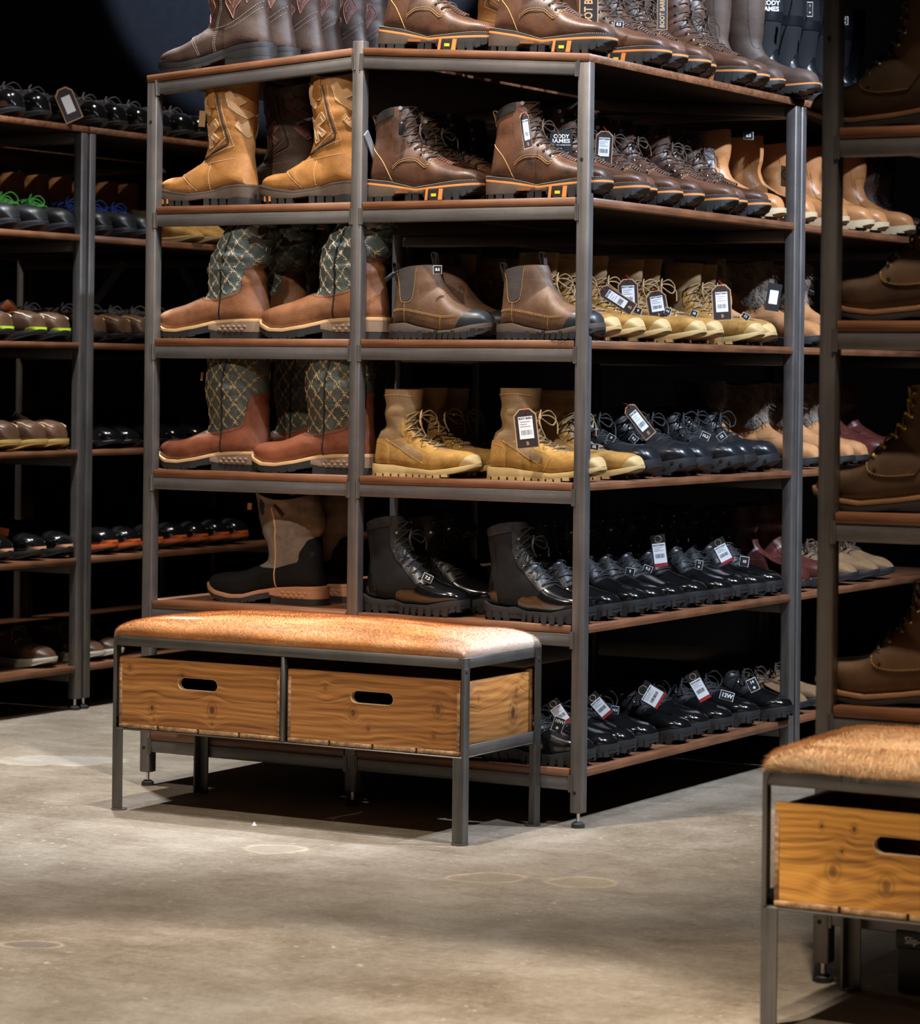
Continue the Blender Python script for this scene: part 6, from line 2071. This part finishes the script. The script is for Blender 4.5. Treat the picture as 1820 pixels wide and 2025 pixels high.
def hang_tag(boot, style, pos, w, h, roll, yaw=0.0, pitch=0.0):
    M = frame(boot, pos, roll, yaw, pitch)
    e = 0.0005
    if style == 'barn':
        t = card('hang_tag', w, h, 'card_tan', boot, M, w * 0.27)
        card('tag_face', w * 0.90, h * 0.945, 'card_dark', t, Matrix.Translation((0, -e, 0)), w * 0.25)
        card('price_label', w * 0.62, h * 0.56, 'paper_white', t, Matrix.Translation((0, -2 * e, h * 0.02)))
        letters('BOOT BARN', h * 0.07, 'print_black', t, 0, -3.0 * e - 0.0004, h * 0.255, 0.03, width=w * 0.56)
        text_lines(t, w * 0.5, 0, -3 * e, [h * 0.17, h * 0.11, h * 0.05])
        barcode(t, w * 0.46, h * 0.12, 0, -3 * e, -h * 0.10)
        letters('B', h * 0.13, 'card_tan', t, 0, -2 * e - 0.0004, -h * 0.38, 0.02)
        mb = MB()
        mb.tube([(0, -0.001, h * 0.40), (0.003, -0.003, h * 0.46), (0.001, 0.004, h * 0.56), (-0.004, 0.010, h * 0.62)], 0.0009, 5)
        link('tag_string', mb.mesh('tag_string'), 'card_red', t)
    elif style == 'banner':
        t = card('hang_tag', w, h, 'card_tan', boot, M)
        card('tag_face', w * 0.90, h * 0.97, 'card_black', t, Matrix.Translation((0, -e, 0)))
        letters('BOOT BARN', w * 0.62, 'card_tan', t, 0, -2 * e - 0.0004, 0, 0.02, rot=-PI / 2, width=h * 0.86)
    elif style == 'cody':
        t = card('hang_tag', w, h, 'card_black', boot, M, w * 0.06)
        letters('CODY', h * 0.2, 'paper_white', t, 0, -e - 0.0004, h * 0.27, 0.025, width=w * 0.70)
        letters('JAMES', h * 0.2, 'paper_white', t, 0, -e - 0.0004, h * 0.10, 0.025, width=w * 0.82)
        letters('AUTHENTIC WESTERN BOOTS', h * 0.06, 'paper_white', t, 0, -e - 0.0004, -h * 0.045, 0.01, width=w * 0.84)
        mb = MB()
        pts = [(-w * 0.33, -h * 0.34), (-w * 0.18, -h * 0.28), (-w * 0.06, -h * 0.36), (w * 0.08, -h * 0.29), (w * 0.2, -h * 0.36), (w * 0.34, -h * 0.30)]
        mb.tube([(x, -e - 0.0004, z) for x, z in crom(pts, 5)], 0.0006, 4)
        mb.tube([(x, -e - 0.0004, z) for x, z in crom([(-0.004, -h * 0.26), (-0.001, -h * 0.16), (0.003, -h * 0.24)], 5)], 0.0008, 4)
        link('emblem', mb.mesh('emblem'), 'paper_white', t)
    elif style == 'rock':
        t = card('hang_tag', w, h, 'card_black', boot, M)
        card('price_label', w * 0.86, h * 0.62, 'paper_white', t, Matrix.Translation((0, -e, -h * 0.08)))
        letters('BOOT BARN', h * 0.07, 'print_black', t, 0, -2 * e - 0.0004, h * 0.17, 0.03, width=w * 0.74)
        text_lines(t, w * 0.7, 0, -2 * e, [h * 0.10, h * 0.05, h * 0.0])
        barcode(t, w * 0.6, h * 0.13, 0, -2 * e, -h * 0.16)
        mb = MB()
        mb.ring((0, -e, h * 0.36), (0, 1, 0), w * 0.22, 0.0005, 16, 4)
        link('emblem', mb.mesh('emblem'), 'welt_tan', t)
        c = card('red_band', w * 0.9, h * 0.09, 'card_red', t, Matrix.Translation((0, -e, -h * 0.45)))
    elif style == 'label':
        t = card('price_label', w, h, 'paper_white', boot, M)
        letters('BOOT BARN', h * 0.08, 'print_black', t, 0, -e - 0.0004, h * 0.42, 0.03, width=w * 0.8)
        text_lines(t, w * 0.7, 0, -e, [h * 0.3, h * 0.22, h * 0.14, h * 0.06])
        barcode(t, w * 0.6, h * 0.14, 0, -e, -h * 0.2)
    elif style == 'fur':
        t = card('hang_tag', w, h, 'card_black', boot, M)
        card('price_label', w * 0.6, h * 0.5, 'paper_white', t, Matrix.Translation((0, -e, 0)))
    elif style == 'orange':
        t = card('hang_tag', w, h, 'card_orange', boot, M)
    elif style == 'outline':
        t = card('hang_tag', w, h, 'card_tan', boot, M, w * 0.27)
        card('tag_face', w * 0.88, h * 0.93, 'card_dark', t, Matrix.Translation((0, -e, 0)), w * 0.25)
        card('price_label', w * 0.5, h * 0.5, 'paper_white', t, Matrix.Translation((0, -2 * e, 0)))
    elif style == 'patch':
        t = card('logo_patch', w, h, 'welt_tan', boot, M)
        mb = MB()
        mb.ring((0, -e, h * 0.12), (0, 1, 0), w * 0.30, 0.0012, 24, 4)
        mb.box(-w * 0.03, w * 0.03, -e - 0.0004, -e, h * 0.0, h * 0.24)
        mb.box(-w * 0.12, w * 0.12, -e - 0.0004, -e, h * 0.10, h * 0.15)
        link('emblem', mb.mesh('emblem'), 'stitch_dark', t)
    return t

def size_tag(boot, txt, pos, w, h, roll, yaw=0.0):
    M = frame(boot, pos, roll, yaw)
    t = card('size_tag', w, h, 'paper_white', boot, M)
    card('tag_face', w * 0.92, h * 0.92, 'card_black', t, Matrix.Translation((0, -0.0005, 0)))
    letters(txt, min(h * 0.62, w * 0.42), 'paper_white', t, 0, -0.0014, 0 if h < w * 1.1 else h * 0.22, 0.03)
    if h > w * 1.1:
        mb = MB()
        mb.cyl((0, -0.0008, -h * 0.22), (0, -0.0013, -h * 0.22), w * 0.13, 10)
        link('emblem', mb.mesh('emblem'), 'paper_white', t)
    return t

def near(row, y):
    return min(ROWS[row], key=lambda q: abs(q[0] - y))[1]

hang_tag(near('s2', 0.065), 'barn', (-0.161, -0.004, 1.600), 0.034, 0.084, -14, 0.9)
hang_tag(near('s2', 0.18), 'cody', (-0.150, 0.150, 1.580), 0.053, 0.064, 0, 0)
hang_tag(near('s2', 0.29), 'barn', (-0.120, 0.313, 1.582), 0.042, 0.080, 3, 0)
hang_tag(near('s4', 0.065), 'barn', (-0.149, -0.008, 0.912), 0.054, 0.092, -7, -0.2)
for y, p, w_, h_, r_ in ((0.39, (-0.10, 0.412, 1.230), 0.049, 0.081, 3), (0.28, (-0.09, 0.333, 1.219), 0.032, 0.095, 58), (0.51, (-0.08, 0.531, 1.212), 0.05, 0.067, 10), (0.86, (-0.03, 0.80, 1.223), 0.049, 0.09, 4)):
    hang_tag(near('s3', y), 'barn', p, w_, h_, -r_, 0)
hang_tag(near('s4', 0.42), 'barn', (-0.10, 0.48, 0.925), 0.034, 0.097, -40, 0.3)
for row, y, p, w_, h_, r_ in (('s5', 0.58, (-0.10, 0.600, 0.603), 0.037, 0.08, -8), ('s5', 0.895, (-0.09, 0.95, 0.586), 0.037, 0.067, -28), ('s6', 0.065, (-0.10, 0.075, 0.253), 0.033, 0.063, -35),
                              ('s6', 0.275, (-0.09, 0.262, 0.252), 0.033, 0.065, -42), ('s6', 0.50, (-0.08, 0.52, 0.254), 0.05, 0.062, -60), ('s6', 0.72, (-0.06, 0.75, 0.256), 0.035, 0.078, -30)):
    hang_tag(near(row, y), 'rock', p, w_, h_, r_, 0)
hang_tag(near('s1', 0.19), 'banner', (-0.060, 0.110, 1.894), 0.044, 0.13, 0, 0)
hang_tag(near('s1', 0.52), 'banner', (-0.060, 0.500, 1.924), 0.027, 0.085, 0, 0.3)
hang_tag(near('s2w', 1.0), 'label', (-0.17, 1.02, 1.600), 0.022, 0.061, -4, -0.4)
hang_tag(near('a2', 1.29), 'patch', (-0.040, 1.222, 1.568), 0.046, 0.054, 10, 0)
hang_tag(near('s3', 1.11), 'fur', (-0.02, 1.10, 1.245), 0.037, 0.072, 8, 0)
hang_tag(near('b1', 1.136), 'outline', (-2.335, 1.105, 1.832), 0.060, 0.105, -25, 0.5)
hang_tag(near('b3', 0.994), 'orange', (-2.42, 0.96, 1.205), 0.03, 0.075, -48, 0.2)
hang_tag(near('b3', 1.30), 'orange', (-2.40, 1.30, 1.228), 0.018, 0.070, -25, 0.8)
hang_tag(near('b4', 1.0), 'label', (-2.44, 1.05, 0.872), 0.03, 0.09, -60, 0.2)
hang_tag(near('b5', 0.857), 'orange', (-2.43, 0.92, 0.553), 0.055, 0.022, 12, 0.0)
for row, y, txt, p, w_, h_, r_ in (
        ('s3i', 0.06, '8.5', (-0.403, 0.013, 1.281), 0.020, 0.020, 0), ('s1', 0.075, '7.5', (-0.080, 0.040, 1.856), 0.023, 0.016, 4), ('s1', 0.30, '8.5', (-0.07, 0.285, 1.872), 0.022, 0.015, 4),
        ('s2w', 1.0, '8.5', (-0.11, 1.13, 1.672), 0.026, 0.02, 0), ('s4', 0.18, '12', (-0.08, 0.20, 0.868), 0.024, 0.014, 4), ('s5i', 0.065, '7.5', (-0.425, 0.020, 0.553), 0.024, 0.019, 25),
        ('s5', 1.0, '10', (-0.05, 1.00, 0.558), 0.024, 0.026, 8), ('s6', 0.065, '10W', (-0.085, 0.045, 0.228), 0.026, 0.035, 20), ('s6', 0.38, '10.5', (-0.09, 0.345, 0.233), 0.019, 0.019, 8),
        ('s6', 0.83, '12W', (-0.04, 0.88, 0.222), 0.036, 0.023, 15), ('s6', 0.95, '14', (-0.03, 1.02, 0.238), 0.026, 0.034, -25), ('s3', 0.39, '9', (-0.06, 0.385, 1.193), 0.019, 0.015, 20),
        ('s3', 0.51, '9.5', (-0.05, 0.529, 1.195), 0.016, 0.017, 20), ('s3', 0.62, '10', (-0.03, 0.637, 1.192), 0.018, 0.015, 20), ('s3', 0.86, '11', (0.0, 0.88, 1.19), 0.021, 0.015, 30),
        ('s4', 0.30, '8', (-0.08, 0.29, 0.888), 0.019, 0.016, 30), ('s4', 0.42, '9.5', (-0.07, 0.39, 0.884), 0.019, 0.018, 40), ('s4', 0.78, '10.5', (-0.05, 0.753, 0.886), 0.023, 0.019, 25),
        ('s4', 0.90, '12', (-0.04, 0.83, 0.884), 0.023, 0.018, -35), ('s5', 0.375, '9', (-0.07, 0.378, 0.565), 0.022, 0.017, 10), ('s5', 0.475, '9.5', (-0.07, 0.475, 0.566), 0.022, 0.016, 20),
        ('s5', 0.79, '11', (-0.06, 0.747, 0.562), 0.018, 0.023, 10), ('rub', 1.69, '11', (-0.06, 1.66, 2.031), 0.02, 0.023, 0), ('rub', 1.56, '10', (-0.05, 1.52, 2.007), 0.017, 0.031, 0), ('rub', 1.43, '7', (-0.05, 1.39, 2.032), 0.016, 0.040, 0)):
    size_tag(near(row, y), txt, p, w_, h_, r_)
# lettering on the nearest rubber boot and a carton under the foreground rack
rb = near('rub', 1.30)
for s_, dz in (('CODY', 0.012), ('JAMES', -0.004)):
    l_ = letters(s_, 0.017, 'paper_white', rb, 0, 0, 0, 0.03)
    l_.matrix_local = frame(rb, (-0.098, 1.238, 2.022 + dz), 0, 0.1) @ Matrix.Rotation(PI / 2, 4, 'X')

bxm = bevel_box('shoe_carton', 0, 0.33, 0, 0.20, 0, 0.115, 0.006, 3)
bx_ = thing('shoe_carton', 'black shoe carton on the floor under the right foreground rack', 'box', (1.262, -1.270, 0), (0, 0, 0.04))
link('carton_body', bevel_box('carton_body', 0, 0.33, 0, 0.20, 0.0005, 0.100, 0.005, 2), 'card_black', bx_)
link('carton_lid', bevel_box('carton_lid', -0.003, 0.333, -0.003, 0.203, 0.075, 0.108, 0.004, 2), 'card_black', bx_)
lt = letters('Slip-On Shoes', 0.017, 'paper_white', bx_, 0.062, -0.0036, 0.090, 0.0)

# plain card tags and black security tags
def security_tag(boot, pos, roll):
    t = link('security_tag', bevel_box('security_tag', -0.0055, 0.0055, -0.004, 0.004, -0.020, 0.012, 0.0035, 3), 'rubber_gloss', boot)
    t.matrix_local = frame(boot, pos, roll)
    mb = MB()
    mb.tube([(0, 0, 0.010), (0.001, 0.003, 0.020), (0.004, 0.006, 0.026)], 0.0011, 5)
    link('tag_cord', mb.mesh('tag_cord'), 'lace_black', t)
security_tag(near('s2i', 0.065), (-0.506, 0.012, 1.620), 6)
security_tag(near('s3i', 0.06), (-0.535, 0.020, 1.268), 50)
for b_, p_, w_, h_ in ((tan_l, (-1.116, 0.062, 1.664), 0.016, 0.040), (red_l, (-1.108, 0.062, 1.022), 0.006, 0.020), (grey_l, (-1.000, 0.120, 0.700), 0.011, 0.017)):
    card('card_tag', w_, h_, 'card_tan', b_, frame(b_, p_, 4))
mb = MB()
mb.add([(0, 0, 0.0004), (0.011, 0.002, 0.0006), (0.008, 0.009, 0.0005), (-0.002, 0.007, 0.0008), (0.004, 0.004, 0.010)], [(0, 1, 4), (1, 2, 4), (2, 3, 4), (3, 0, 4), (3, 2, 1, 0)])
ps = link('paper_scrap', mb.mesh('paper_scrap', False), 'paper_white')
ps.location = (-0.648, -0.380, 0)
ps['label'] = 'tiny white crumpled paper scrap on the floor before the bench'
ps['category'] = 'litter'
